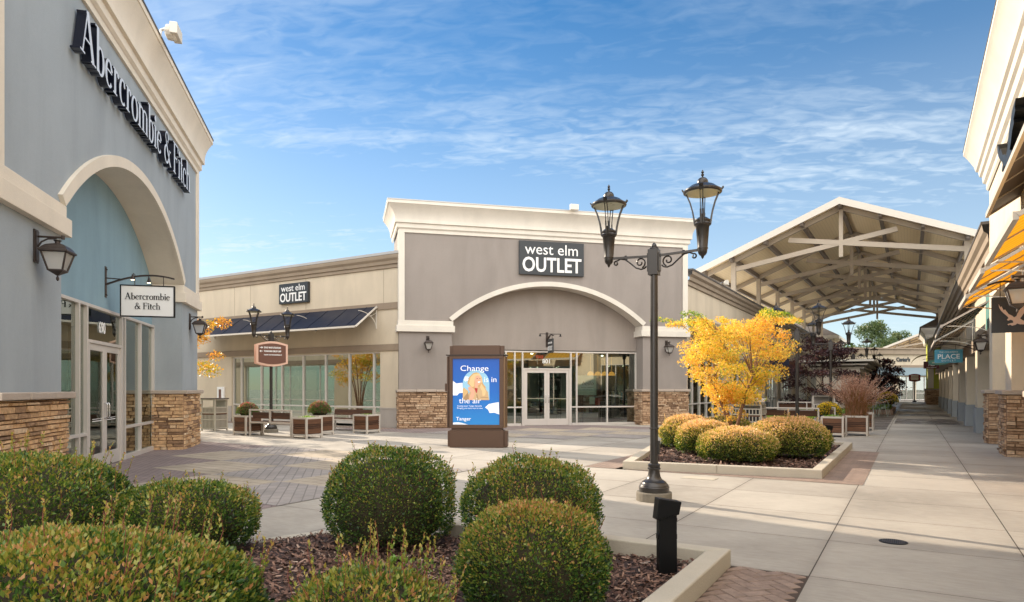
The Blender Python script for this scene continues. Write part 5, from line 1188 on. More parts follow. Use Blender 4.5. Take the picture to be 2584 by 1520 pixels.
# ================================================================ BENCHES, PLANTERS, BINS
def planter(label, F, s=.64, h=.63, group='timber clad square planters'):
    P = root('planter_box', label, 'planter', F, group); t = .055
    b = MB()
    for x in (0, s - t):
        for y in (0, s - t): b.box(x, x + t, y, y + t, 0, h)
    for z0_, z1_ in ((.07, .07 + t), (h - t, h + .002)):
        b.box(t, s - t, .004, t - .004, z0_, z1_); b.box(t, s - t, s - t + .004, s - .004, z0_, z1_); b.box(.004, t - .004, t, s - t, z0_, z1_); b.box(s - t + .004, s - .004, t, s - t, z0_, z1_)
    b.build('frame', M['benchm'], P, bevel=.004)
    b = MB(); hs_ = [.13, .07, .06, .17, .03]; tot = h - t * 2 - .07; z = .07 + t; rr = random.Random(int(F[0][3] * 100))
    cuts = [.36, .14, .14, .36]
    for k, q in enumerate(cuts):
        z2 = z + tot * q; g_ = .014
        for side in range(4):
            tt = rr.uniform(.1, 1)
            if side == 0: b.box(t, s - t, .012, .035, z + g_, z2, 0, tt)
            if side == 1: b.box(t, s - t, s - .035, s - .012, z + g_, z2, 0, tt)
            if side == 2: b.box(.012, .035, t, s - t, z + g_, z2, 0, tt)
            if side == 3: b.box(s - .035, s - .012, t, s - t, z + g_, z2, 0, tt)
        z = z2
    b.build('slat_panel', M['wood'], P)
    b = MB(); b.box(.036, s - .036, .036, s - .036, .1, h - .05); b.build('soil', M['soil'], P)
    return P
def bench(label, F, L=1.95, group='timber and steel benches'):
    """origin at left end; back faces -y (viewer sees the back)"""
    P = root('bench', label, 'bench', F, group); t = .05
    b = MB()
    for x in (0, L - t):
        b.box(x, x + t, 0, t, 0, .84); b.box(x, x + t, .50, .50 + t, 0, .42); b.box(x + .003, x + t - .003, t, .50, .37, .42)
    b.box(t, L - t, .003, t - .003, .79, .84); b.box(t, L - t, .003, t - .003, .40, .45); b.box(L * .5 - t / 2, L * .5 + t / 2, .0, t, .45, .79)
    b.box(t, L - t, .50, .54, .37, .42); b.box(L * .5 - .02, L * .5 + .02, t, .5, .36, .40)
    b.build('frame', M['benchm'], P, bevel=.004)
    b = MB()
    for (zz, yy, tt) in ((.60, .10, .6), (.70, .085, .4)):
        b.add([(t + .03, yy, zz - .055), (L - t - .03, yy, zz - .055), (L - t - .03, yy - .02, zz + .045), (t + .03, yy - .02, zz + .045), (t + .03, yy + .03, zz - .055), (L - t - .03, yy + .03, zz - .055), (L - t - .03, yy + .01, zz + .045), (t + .03, yy + .01, zz + .045)], [(3, 2, 1, 0), (4, 5, 6, 7), (0, 1, 5, 4), (2, 3, 7, 6), (1, 2, 6, 5), (0, 4, 7, 3)], 0, tt)
    b.build('backrest', M['wood'], P)
    b = MB()
    for k in range(5): b.box(t, L - t, .06 + k * .09, .135 + k * .09, .421, .445, 0, .3 + .12 * k)
    b.build('seat', M['wood'], P); 
    return P
PB = planter('planter of dark red mums at the left end of the bench', frame(-18.66, 13.66, 0))
clone(PB, frame(-15.96, 13.70, 0), 'timber planter with low sprouts between the two left benches', 'timber clad square planters')
clone(PB, frame(-15.93, 16.22, 0), 'timber planter at the right end of the rear left bench', 'timber clad square planters')
clone(PB, frame(-16.78, 14.95, 0), 'planter holding the round pink mum, mostly hidden behind another planter', 'timber clad square planters')
clone(PB, frame(-2.40, 22.50, 0), 'timber planter with low greens nearest the black bollard', 'timber clad square planters')
clone(PB, frame(-1.80, 23.50, 0), 'timber planter holding the tall fountain grass', 'timber clad square planters')
clone(PB, frame(-1.78, 26.6, 0), 'timber planter just behind the fountain grass', 'timber clad square planters')
BN = bench('steel and timber bench seen from behind under the direction sign', frame(-18.0, 13.76, 0))
clone(BN, frame(-16.0, 17.4, 180), 'steel and timber bench nearer the cream wing windows', 'timber and steel benches')
clone(BN, frame(-4.60, 24.5, -2), 'bench seen from behind past the golden tree, nearer the viewer', 'timber and steel benches')
bench_long = bench('bench with plum brown boards in front of the dark topped bin', frame(-5.7, 35.0, 0), 2.7)
clone(BN, frame(-2.2, 25.0, 100), 'bench seen end on beside the yellow mums', 'timber and steel benches')
def litter_bin(label, F, W_=.62, D=.62, Hh=1.12, curved=False, m=None, group='slatted litter bins'):
    P = root('litter_bin', label, 'litter bin', F, group); t = .045; m = m or M['binm']
    b = MB()
    for x in (0, W_ - t):
        for y in (0, D - t): b.box(x, x + t, y, y + t, 0, Hh)
    for zz in (.08, .38, .62, .80, Hh - t):
        b.box(t, W_ - t, .003, t - .003, zz, zz + t * .8); b.box(t, W_ - t, D - t + .003, D - .003, zz, zz + t * .8); b.box(.003, t - .003, t, D - t, zz, zz + t * .8); b.box(W_ - t + .003, W_ - .003, t, D - t, zz, zz + t * .8)
    b.build('frame', m, P)
    b = MB(); n = 9
    for i in range(n):
        q = t + .015 + (W_ - 2 * t - .06) * i / (n - 1)
        for z0_, z1_ in ((.12, .38), (.42, .57), (.66, .80)):
            b.box(q, q + .03, .012, .028, z0_, z1_); b.box(q, q + .03, D - .028, D - .012, z0_, z1_); b.box(.012, .028, q, q + .03, z0_, z1_); b.box(W_ - .028, W_ - .012, q, q + .03, z0_, z1_)
    b.build('slat', m, P)
    b = MB(); b.box(t, W_ - t, .01, .03, .575, .62, 0, .7); b.box(.01, .03, t, D - t, .575, .62, 0, .7); b.box(W_ - .03, W_ - .01, t, D - t, .575, .62, 0, .5); b.build('wood_strip', M['wood'], P)
    b = MB(); b.box(.05, W_ - .05, .05, D - .05, .05, .82); b.build('liner', M['rubber'], P)
    b = MB(); b.box(.045, W_ - .045, D - .06, D - .05, .84, Hh - .04); b.build('inner_plate', m, P)
    b = MB()
    if curved:
        n = 10; vs = []
        for i in range(n + 1):
            u = i / n; z = Hh + .02 + .16 * math.sin(math.pi * .5 * (1 - u)) ; yv = D + .10 - (D + .22) * (1 - u) if 0 else -.12 + (D + .24) * u
            zz = Hh + .02 + .16 * math.sin(math.pi * (.15 + .7 * u)) ; vs += [(-.10, yv, zz), (W_ + .10, yv, zz), (-.10, yv, zz - .025), (W_ + .10, yv, zz - .025)]
        b.add(vs, [(4 * i, 4 * i + 1, 4 * i + 5, 4 * i + 4) for i in range(n)] + [(4 * i + 3, 4 * i + 2, 4 * i + 6, 4 * i + 7) for i in range(n)] + [(4 * i, 4 * i + 4, 4 * i + 6, 4 * i + 2) for i in range(n)] + [(4 * i + 1, 4 * i + 3, 4 * i + 7, 4 * i + 5) for i in range(n)] + [(0, 2, 3, 1), (4 * n, 4 * n + 1, 4 * n + 3, 4 * n + 2)])
        b.build('lid', M['benchm'], P)
    else: b.box(-.03, W_ + .03, -.03, D + .03, Hh, Hh + .03); b.build('lid', M['bronze'], P)
    return P
litter_bin('slatted beige bin with a black lid beside the blue grey tower', frame(-21.35, 14.35, 12))
litter_bin('slatted beige bin with a curved pale lid behind the golden tree', frame(-5.15, 22.6, 0), 1.0, .75, .98, True)
litter_bin('slatted bin with a dark flat lid beyond the right benches', frame(-3.55, 30.4, 10), .85, .7, 1.2, False, M['benchm'])
# low block edging beside the left bin
b = MB(); 
for i in range(3): b.box(-20.6 + i * .3, -20.31 + i * .3, 15.6, 15.8, 0, .2)
tag(b.build('block_edging', M['curb'], bevel=.01), 'low grey block edging beside the left slatted bin', 'edging')

# bollard lights
def bollard(label, F):
    P = root('bollard_light', label, 'bollard light', F, 'black bollard lights')
    b = MB(); b.box(-.072, .072, -.04, .04, .0, .50); b.box(-.08, .08, -.027, .027, .30, .345); b.build('post', M['black'], P, bevel=.006)
    b = MB(); b.box(.073, .079, -.018, -.006, .05, .29); b.box(.073, .079, .006, .018, .05, .29); b.box(.0721, .077, -.03, .03, .44, .47); b.build('side_rail', M['bronze'], P)
    b = MB(); b.add([(-.10, -.055, .46), (.085, -.055, .50), (.085, .055, .50), (-.10, .055, .46), (-.08, -.055, .63), (.105, -.055, .60), (.105, .055, .60), (-.08, .055, .63)], [(0, 3, 2, 1), (4, 5, 6, 7), (0, 1, 5, 4), (1, 2, 6, 5), (2, 3, 7, 6), (3, 0, 4, 7)]); b.build('head', M['black'], P, bevel=.006)
    return P
BL = bollard('black bollard light in the near shrub bed corner', frame(-1.67, 5.17, 38))
clone(BL, frame(-1.70, 17.4, 38), 'black bollard light at the far corner of the golden tree bed', 'black bollard lights')

# ================================================================ VEGETATION
def leaf_mesh(name, pos, nrm, L, Wd, tint, m, parent=None, spread=.7, fold=.25):
    """one folded quad per leaf; nrm = direction the leaf tip points"""
    n = len(pos); d = nrm + rng.normal(0, spread, (n, 3)); d /= np.linalg.norm(d, axis=1, keepdims=True)
    a = rng.normal(0, 1, (n, 3)); s_ = np.cross(d, a); s_ /= np.linalg.norm(s_, axis=1, keepdims=True); u = np.cross(s_, d)
    L = (L * rng.uniform(.6, 1.25, n))[:, None]; Wd_ = Wd * L * rng.uniform(.8, 1.2, n)[:, None]
    v0 = pos; v2 = pos + d * L; v1 = pos + d * L * .45 + s_ * Wd_ + u * Wd_ * fold; v3 = pos + d * L * .45 - s_ * Wd_ + u * Wd_ * fold
    V_ = np.stack([v0, v1, v2, v3], 1).reshape(-1, 3)
    me = bpy.data.meshes.new(name); me.vertices.add(4 * n); me.vertices.foreach_set('co', V_.ravel())
    me.loops.add(4 * n); me.loops.foreach_set('vertex_index', np.arange(4 * n, dtype=np.int32)); me.polygons.add(n); me.polygons.foreach_set('loop_start', np.arange(0, 4 * n, 4, dtype=np.int32))
    me.update(calc_edges=True); me.materials.append(m)
    at = me.attributes.new('tint', 'FLOAT', 'POINT'); at.data.foreach_set('value', np.repeat(tint, 4).astype(np.float32))
    o = bpy.data.objects.new(name, me); COL.objects.link(o)
    if parent is not None: o.parent = parent
    MW[o.name] = Matrix(); return o
def smooth_noise(p, k, seed):
    r = np.random.default_rng(seed); out = np.zeros(len(p))
    for i in range(5):
        w_ = r.normal(0, 1, 3) * k; out += np.sin(p @ w_ + r.uniform(0, 6.28))
    return out / 5
def bush(label, x, y, rx, ry, h, n, leaf=.026, m=None, seed=1, copper=.5, sprigs=10, zb=.05, rot=0, group='clipped round shrubs', sprig_h=.16, flat=.62, skirt=.90):
    """clipped dome: vertical sides rolling into a flattened top"""
    m = m or M['abelia']; P = root('shrub', label, 'shrub', frame(x, y, rot), group); r = np.random.default_rng(seed)
    def surf(n_, q=1.0):
        th = r.uniform(0, 2 * math.pi, n_); ph = np.arccos(r.uniform(-.48, 1, n_)) # polar from top
        dx, dy, dz = np.sin(ph) * np.cos(th), np.sin(ph) * np.sin(th), np.cos(ph)
        e = 2.25; k = (np.abs(dx) ** e + np.abs(dy) ** e + np.abs(dz) ** e) ** (-1 / e)
        D = np.stack([dx, dy, dz], 1); rad = k * (1 + .065 * smooth_noise(D, 4.0, seed) + .045 * smooth_noise(D, 10, seed + 1)) * q * 1.045
        cz = h * .42
        p = np.stack([dx * rad * rx, dy * rad * ry, cz + np.where(dz > 0, dz * rad * (h - cz), dz * rad * cz * 1.6)], 1)
        p[:, 0] *= np.where(p[:, 2] < cz, skirt + (1 - skirt) * np.clip(p[:, 2] / cz, 0, 1) ** .7, 1); p[:, 1] *= np.where(p[:, 2] < cz, skirt + (1 - skirt) * np.clip(p[:, 2] / cz, 0, 1) ** .7, 1)
        return p, D
    p, D = surf(n); bare = smooth_noise(p, 11, seed + 21) + .6 * smooth_noise(p, 30, seed + 22); keep = (p[:, 2] > .0) & ((bare < .42) | (r.random(len(p)) < .38)); p, D = p[keep], D[keep]
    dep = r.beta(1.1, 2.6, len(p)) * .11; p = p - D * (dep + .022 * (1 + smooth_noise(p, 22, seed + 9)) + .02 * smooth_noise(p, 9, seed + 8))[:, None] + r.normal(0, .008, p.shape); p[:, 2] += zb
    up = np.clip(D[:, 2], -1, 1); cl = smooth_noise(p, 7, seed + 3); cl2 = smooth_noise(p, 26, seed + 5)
    t = .38 - .10 * (leaf > .031) * (n < 30000) + (.26 + .10 * (leaf > .031) * (n < 30000)) * up * copper * 2 - dep * 3.4 + .16 * cl + .12 * cl2 + r.normal(0, .20, len(p))  # deep leaves are coloured darker to stand for shade in the gaps
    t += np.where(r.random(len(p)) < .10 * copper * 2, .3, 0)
    leaf_mesh('foliage', p, D * 1.0 + np.array([0, 0, .6]), leaf * 1.18, .25, np.clip(t, 0, 1), m, P, .58)
    # solid dark core added inside the leaves to block light
    N1, N2 = 24, 14; vs = []; fs = []
    for i in range(N2 + 1):
        for j in range(N1):
            ph = math.pi * .64 * i / N2; th = 2 * math.pi * j / N1; d = np.array([[math.sin(ph) * math.cos(th), math.sin(ph) * math.sin(th), math.cos(ph)]]); e = 2.25
            k = float((np.abs(d) ** e).sum() ** (-1 / e)); rad = k * (1 + .05 * float(smooth_noise(d, 4.5, seed)[0])) * .84; cz = h * .42; zz = cz + (d[0, 2] * rad * (h - cz) if d[0, 2] > 0 else d[0, 2] * rad * cz * 1.6)
            sk = skirt + (1 - skirt) * max(0, min(1, zz / cz)) ** .7 if zz < cz else 1; vs.append((d[0, 0] * rad * rx * sk * .97, d[0, 1] * rad * ry * sk * .97, max(zz - .03, .0) + zb))
    for i in range(N2):
        for j in range(N1): fs.append((i * N1 + j, i * N1 + (j + 1) % N1, (i + 1) * N1 + (j + 1) % N1, (i + 1) * N1 + j))
    core = (vs, fs)
    if not sprigs: b = MB(); b.add(vs, fs); b.build('core_and_stems', M['core'], P)
    if sprigs:
        sp, SDn = surf(sprigs * 4); ok = np.where(SDn[:, 2] > .35)[0][:sprigs]; b = MB(); b.add(core[0], core[1], 0); LP_, LN, LT = [], [], []
        for i in ok:
            p0 = Vector(sp[i]) + Vector((0, 0, zb)); d = (Vector(SDn[i]) * .35 + Vector((r.normal(0, .12), r.normal(0, .12), 1))).normalized(); hh = r.uniform(.35, 1) * sprig_h
            p1 = p0 + d * hh * .5 + Vector((r.normal(0, .01), r.normal(0, .01), 0)); p2 = p0 + d * hh; b.tube([p0 - d * .05, p1, p2], [.0022, .0018, .001], 4, 1)
            for k in range(int(4 + hh * 60)):
                q = .15 + .85 * k / (4 + hh * 60); LP_.append(p0 + d * hh * q); a = r.uniform(0, 6.28); LN.append((math.cos(a), math.sin(a), .7 + q)); LT.append(min(1, .45 + .4 * q + r.normal(0, .12)))
        b.build('core_and_stems', [M['core'], M['stem']], P); leaf_mesh('shoot_leaves', np.array([tuple(v_) for v_ in LP_]), np.array(LN), leaf * .95, .27, np.clip(np.array(LT), 0, 1), m, P, .15)
    return P
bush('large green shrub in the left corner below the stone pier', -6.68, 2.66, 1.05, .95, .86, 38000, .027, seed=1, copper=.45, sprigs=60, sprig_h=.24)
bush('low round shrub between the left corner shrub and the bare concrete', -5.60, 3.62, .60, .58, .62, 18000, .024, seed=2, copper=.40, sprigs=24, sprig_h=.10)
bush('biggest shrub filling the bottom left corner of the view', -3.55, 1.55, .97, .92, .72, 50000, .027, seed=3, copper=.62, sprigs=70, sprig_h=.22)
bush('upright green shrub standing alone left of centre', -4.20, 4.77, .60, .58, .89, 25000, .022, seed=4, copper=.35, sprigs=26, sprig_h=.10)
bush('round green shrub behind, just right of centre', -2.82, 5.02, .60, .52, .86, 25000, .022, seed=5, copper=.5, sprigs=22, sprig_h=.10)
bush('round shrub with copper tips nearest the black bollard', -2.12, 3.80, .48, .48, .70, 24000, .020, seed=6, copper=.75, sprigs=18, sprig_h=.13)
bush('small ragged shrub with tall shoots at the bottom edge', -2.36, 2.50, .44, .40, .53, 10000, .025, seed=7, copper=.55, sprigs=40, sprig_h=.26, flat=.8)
G2 = 'clipped copper shrubs round the golden tree'
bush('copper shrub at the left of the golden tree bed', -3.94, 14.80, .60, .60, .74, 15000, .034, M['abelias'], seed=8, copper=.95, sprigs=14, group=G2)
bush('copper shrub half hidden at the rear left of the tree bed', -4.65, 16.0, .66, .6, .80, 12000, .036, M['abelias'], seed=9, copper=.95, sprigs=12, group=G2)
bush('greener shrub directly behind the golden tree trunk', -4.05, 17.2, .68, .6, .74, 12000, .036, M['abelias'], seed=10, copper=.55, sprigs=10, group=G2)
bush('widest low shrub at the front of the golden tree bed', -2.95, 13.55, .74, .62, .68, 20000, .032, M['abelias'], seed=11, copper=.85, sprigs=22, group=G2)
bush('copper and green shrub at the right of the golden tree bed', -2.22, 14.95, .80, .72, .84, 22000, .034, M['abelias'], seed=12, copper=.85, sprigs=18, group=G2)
# weeds on the mulch
def tuft(name, label, cat, x, y, z, r_, h, n, leaf, m, seed, group=None, wd=.3, lift=1.0):
    r = np.random.default_rng(seed); P = root(name, label, cat, frame(x, y, 0, z), group); th = r.uniform(0, 6.28, n); q = np.sqrt(r.random(n)) * r_
    p = np.stack([q * np.cos(th), q * np.sin(th), r.random(n) * h * (1 - .5 * q / r_)], 1); d = np.stack([np.cos(th), np.sin(th), np.full(n, lift)], 1)
    leaf_mesh('leaves', p, d, leaf, wd, r.random(n), m, P, .4); return P
tuft('weed', 'bright green seedling on the mulch between the shrubs', 'weed', -3.05, 3.35, .04, .09, .07, 50, .05, M['sprout'], 1)
tuft('weed', 'small pale weed beside the bottom left shrub', 'weed', -3.3, 2.45, .04, .10, .08, 50, .05, M['sprout'], 2)
tuft('weed', 'green weed under the upright shrub', 'weed', -3.65, 4.25, .04, .08, .06, 40, .045, M['sprout'], 3)

# ---- trees
def limb(b, pts, rs, n=7): b.tube(pts, rs, n)
def tree(label, x, y, z, crown, leaf, m, barkm, seed, trunk, n_leaf, name='tree', cat='tree', group=None, lobes=1, wd=.28, spread=.9, tintf=None, flatz=.35):
    """crown: list of (cx,cy,cz,r) clumps; trunk: list of polylines"""
    r = np.random.default_rng(seed); P = root(name, label, cat, frame(x, y, 0, z), group)
    b = MB()
    for pts, r0, r1 in trunk:
        k = len(pts); limb(b, pts, [r0 + (r1 - r0) * i / (k - 1) for i in range(k)])
    b.build('trunk', barkm, P, smooth=60)
    tot = sum(c[3] ** 2 for c in crown); PP, NN, TT = [], [], []
    for (cx, cy, cz, cr) in crown:
        n = max(6, int(n_leaf * cr ** 2 / tot)); d = r.normal(0, 1, (n, 3)); d /= np.linalg.norm(d, axis=1, keepdims=True); q = r.random(n) ** .45 * cr
        p = d * q[:, None] * np.array([1, 1, flatz]) + np.array([cx, cy, cz]); p[:, 2] += -.18 * (q / cr) ** 2 * cr
        PP.append(p); NN.append(d * np.array([1, 1, .3]) + np.array([0, 0, -.25])); TT.append(np.clip((tintf(cx, cy, cz) if tintf else .5) + r.normal(0, .22, n), 0, 1))
    PP, NN, TT = np.concatenate(PP), np.concatenate(NN), np.concatenate(TT)
    if lobes > 1:
        base = NN + r.normal(0, spread, NN.shape); base /= np.linalg.norm(base, axis=1, keepdims=True); a = r.normal(0, 1, NN.shape); s_ = np.cross(base, a); s_ /= np.linalg.norm(s_, axis=1, keepdims=True)
        P3, N3, T3 = [], [], []
        for k in range(lobes):
            an = (k - (lobes - 1) / 2) * .75; P3.append(PP); N3.append(base * math.cos(an) + s_ * math.sin(an)); T3.append(TT)
        leaf_mesh('crown', np.concatenate(P3), np.concatenate(N3), leaf, wd * .62, np.concatenate(T3), m, P, .05)
    else: leaf_mesh('crown', PP, NN, leaf, wd, TT, m, P, spread)
    return P
# golden maple
rm = random.Random(4); crown = []; trunks = []
MXX, MYY = -3.42, 15.35
def fan(az, el0, L, n=7, droop=.25, z0=.9):
    pts = [(0, 0, z0 * .0)]; return pts
base_pts = []
trunks.append(([(0, 0, -.1), (.01, 0, .2), (0, 0, .50)], .068, .055))
for i in range(4):
    az = 2 * math.pi * i / 4 + .9; p0 = (.02 * math.cos(az), .02 * math.sin(az), .36); pts = [p0]; 
    for k in range(1, 6): t = k / 5; pts.append((p0[0] + math.cos(az) * (.05 + .55 * t ** 1.6), p0[1] + math.sin(az) * (.05 + .55 * t ** 1.6), .36 + 1.25 * t + .08 * math.sin(k + i)))
    trunks.append((pts, .042, .018)); base_pts.append(pts[-2]); base_pts.append(pts[-1]); base_pts.append(pts[-3])
for i in range(150):   # fill an upward opening, layered crown
    az = rm.uniform(0, 6.28); lv = rm.random(); z = 1.18 + 1.72 * lv; Rm = .26 + .92 * min(1, (lv * 1.8) ** .8) * (1 if lv < .8 else 1 - (lv - .8) * 1.4); q = Rm * math.sqrt(rm.uniform(.05, 1))
    cx, cy = q * math.cos(az), q * math.sin(az); r_ = rm.uniform(.15, .30); z += .06 * math.sin(3 * az + 5 * lv); crown.append((cx, cy, z, r_))
    if i % 2 == 0:
        o_ = min(base_pts, key=lambda P_: math.dist(P_, (cx, cy, z - .3))); md = ((o_[0] + cx) / 2, (o_[1] + cy) / 2, (o_[2] + z) / 2 + .08); trunks.append(([o_, md, (cx, cy, z)], .012, .003))
tips = []
for i in range(26):       # long greenish sprays rising from the top and sides
    az = rm.uniform(0, 6.28); L = rm.uniform(.4, .95); s0 = (rm.uniform(.3, 1.05) * math.cos(az), rm.uniform(.3, 1.05) * math.sin(az), 2.75); pts = [s0]
    for k in range(1, 6):
        t = k / 5; p = (s0[0] + math.cos(az) * L * t * .85, s0[1] + math.sin(az) * L * t * .85, s0[2] + L * (.85 * t - .55 * t * t)); pts.append(p)
        if k >= 2: crown.append((p[0], p[1], p[2], .10)); crown.append((p[0] + rm.uniform(-.08, .08), p[1] + rm.uniform(-.08, .08), p[2] - .03, .07))
    trunks.append((pts, .006, .002))
for i in range(7):      # low skirt near the trunk
    az = rm.uniform(0, 6.28); crown.append((.30 * math.cos(az) - .12, .30 * math.sin(az), rm.uniform(.75, 1.0), .13))
tree('golden yellow japanese maple rising from the round copper shrubs', MXX, MYY, .06, crown, .043, M['maple'], M['bark'], 5, trunks, 22000, 'maple_tree', lobes=3, wd=.34, flatz=.62,
     tintf=lambda x, y, z: .50 + .12 * math.sin(3 * x + 2 * z) + (.08 if z > 2.4 else 0) - (.42 if z > 2.95 else 0) - (.16 if math.hypot(x, y) > 1.35 else 0))
# crape myrtle behind the left tower
crown = []; trunks = []; rm = random.Random(9)
for i in range(6):
    az = i * 1.05; pts = [(.1 * math.cos(az), .1 * math.sin(az), 0)] + [(math.cos(az) * (.1 + .7 * t * t), math.sin(az) * (.1 + .7 * t * t), 3.0 * t) for t in (.25, .5, .75, 1)]; trunks.append((pts, .04, .015))
for i in range(46):
    az = rm.uniform(0, 6.28); q = 1.55 * math.sqrt(rm.random()); z = rm.uniform(2.1, 3.9) - .15 * q; crown.append((q * math.cos(az), q * math.sin(az), z, rm.uniform(.2, .42)))
tree('orange crape myrtle peeping out behind the blue grey tower', -19.75, 12.2, 0, crown, .075, M['crape'], M['bark'], 9, trunks, 9000, 'crape_myrtle', flatz=.6, tintf=lambda x, y, z: .45 + .2 * math.sin(4 * x + 3 * z))
tree('orange crape myrtle beside the cream wing across the passage', -24.5, 13.2, 0, crown, .085, M['crape'], M['bark'], 10, trunks, 6000, 'crape_myrtle', flatz=.6, tintf=lambda x, y, z: .35 + .2 * math.sin(4 * x + 3 * z))
def simple_tree(label, x, y, h, r_, n, leaf, m, bark, seed, z0=.35, name='tree', flatz=.6, group=None, clumps=60, trunk_r=.06):
    rm = random.Random(seed); crown = []; tr = [([(0, 0, 0), (.03, 0, h * .4), (0, .03, h * .9)], trunk_r, trunk_r * .25)]
    for i in range(clumps):
        az = rm.uniform(0, 6.28); u = rm.random(); z = h * (z0 + (1 - z0) * u); rr = r_ * (math.sin(math.pi * (.18 + .74 * u)) ** .8); q = rr * math.sqrt(rm.uniform(.1, 1)); c = (q * math.cos(az), q * math.sin(az), z, rm.uniform(.16, .34) * r_); crown.append(c)
        if i % 2 == 0: tr.append(([(0, 0, max(.2, z - q * .8)), (c[0] * .5, c[1] * .5, z - q * .25), c[:3]], trunk_r * .3, .004))
    return tree(label, x, y, 0, crown, leaf, m, bark, seed, tr, n, name, flatz=flatz, group=group, tintf=lambda a, b_, c: .4 + .25 * math.sin(2.3 * a + 1.7 * c) * math.cos(1.9 * b_))
simple_tree('dark purple maple beside the second right lamp post', -3.9, 37.2, 4.1, 1.9, 15000, .10, M['purple'], M['barkd'], 21, .16, 'maple_tree', .35, 'dark purple maples in the walkway beds')
simple_tree('dark purple maple farther along behind the pavilion', -1.9, 52.0, 3.5, 1.5, 9000, .14, M['purple'], M['barkd'], 22, .15, 'maple_tree', .5, 'dark purple maples in the walkway beds')
simple_tree('big round green tree beyond the end of the walk', -7.6, 170.0, 16.0, 5.2, 14000, .42, M['green'], M['barkd'], 25, .2, 'tree', .8, None, 110, .4)
simple_tree('green tree top showing left of the far canopy', -2.4, 197.0, 15.5, 4.2, 8000, .45, M['green'], M['barkd'], 26, .3, 'tree', .8, None, 80, .4)
b_pts = []
r = np.random.default_rng(3); n = 16000; xx = r.uniform(-40, 60, n); yy = 165 + r.uniform(0, 18, n) - .4 * xx; zz = r.random(n) ** .6 * (10 + 1.6 * np.sin(xx * .35) + 1.2 * np.sin(xx * .9 + 1)); pp = np.stack([xx, yy, zz], 1)
o = leaf_mesh('wood', pp, np.tile([0, 0, .4], (n, 1)), .9, .4, np.clip(.25 + .25 * smooth_noise(pp, .4, 2) + r.normal(0, .15, n), 0, 1), M['green'], None, .9); tag(o, 'hazy green wood on the rise behind the far roofs', 'wood', None, 'stuff')
# ---- plants in planters
def mum(label, x, y, z, r_, n, m, seed, leaf=.03, group='potted mums'):
    P = root('mum_plant', label, 'flowering plant', frame(x, y, 0, z), group); rr = np.random.default_rng(seed); d = rr.normal(0, 1, (n, 3)); d[:, 2] = np.abs(d[:, 2]) * .9 - .15; d /= np.linalg.norm(d, axis=1, keepdims=True)
    p = d * (r_ * (1 - .3 * rr.random(n) ** 2))[:, None] * np.array([1, 1, .95]) + np.array([0, 0, r_ * .35]); t = np.clip(.35 + .25 * d[:, 2] + rr.normal(0, .22, n), 0, 1); leaf_mesh('flowers', p, d + np.array([0, 0, .5]), leaf, .42, t, m, P, .6)
    b = MB(); b.lathe([(r_ * .55, 0), (r_ * .82, r_ * .4), (r_ * .7, r_ * .9), (r_ * .2, r_ * 1.15)], n=14); b.build('stems', M['core'], P); return P
mum('dark red mum in the planter left of the bench', -18.34, 13.98, .60, .34, 3800, M['mum'], 1)
mum('round pink tipped mum behind the central left planter', -16.46, 15.27, .62, .36, 4500, M['mum'], 2)
mum('yellow mum between the right hand benches and the fountain grass', -2.55, 26.3, .45, .42, 4000, M['mumy'], 3, .04)
mum('distant yellow mum in the bed by the cafe chairs', -1.2, 45.0, .55, .55, 1500, M['mumy'], 4, .06)
tuft('sprouts', 'low green sprouts in the planter between the left benches', 'plant', -15.64, 14.02, .58, .24, .08, 160, .045, M['sprout'], 5)
tuft('sprouts', 'low sprouts in the planter by the rear left bench', 'plant', -15.61, 16.54, .58, .2, .07, 120, .045, M['sprout'], 6)
tuft('sprouts', 'low greens in the planter near the far black bollard', 'plant', -2.08, 22.82, .58, .24, .10, 160, .05, M['sprout'], 7)
# fountain grass
P = root('fountain_grass', 'tall pink plumed fountain grass spilling from its planter', 'ornamental grass', frame(-1.48, 23.82, 0, .55)); r = np.random.default_rng(8)
bl = MB(); pl_p, pl_n, pl_t = [], [], []
for i in range(1300):
    az = r.uniform(0, 6.28); L = r.uniform(.55, 1.25); lean = abs(r.normal(0, .34)) + .06; s0 = Vector((r.normal(0, .12), r.normal(0, .12), 0)); pts = []
    for k in range(6):
        t = k / 5; rr = lean * L * (t ** 1.5) * 1.15; pts.append(s0 + Vector((math.cos(az) * rr, math.sin(az) * rr, L * (t - .30 * lean * t ** 2.2))))
    wv = Vector((-math.sin(az), math.cos(az), 0)) * .009; vs = []
    for k, p in enumerate(pts): q = (1 - k / 5.5); vs += [p - wv * q, p + wv * q]
    bl.add(vs, [(2 * k, 2 * k + 1, 2 * k + 3, 2 * k + 2) for k in range(5)], 0, float(np.clip(r.normal(.5, .25), .02, 1)))
    if i % 3 == 0:
        for k in range(34):
            t = k / 25; p = pts[-2].lerp(pts[-1], t) + (pts[-1] - pts[-2]) * .6 * t; pl_p.append(tuple(p)); d = (pts[-1] - pts[-2]).normalized(); a = r.uniform(0, 6.28); pl_n.append((d.x * .8 + math.cos(a) * .7, d.y * .8 + math.sin(a) * .7, d.z * .8)); pl_t.append(r.random())
bl.build('blades', M['grass'], P); leaf_mesh('plumes', np.array(pl_p), np.array(pl_n), .040, .22, np.array(pl_t), M['plume'], P, .2)

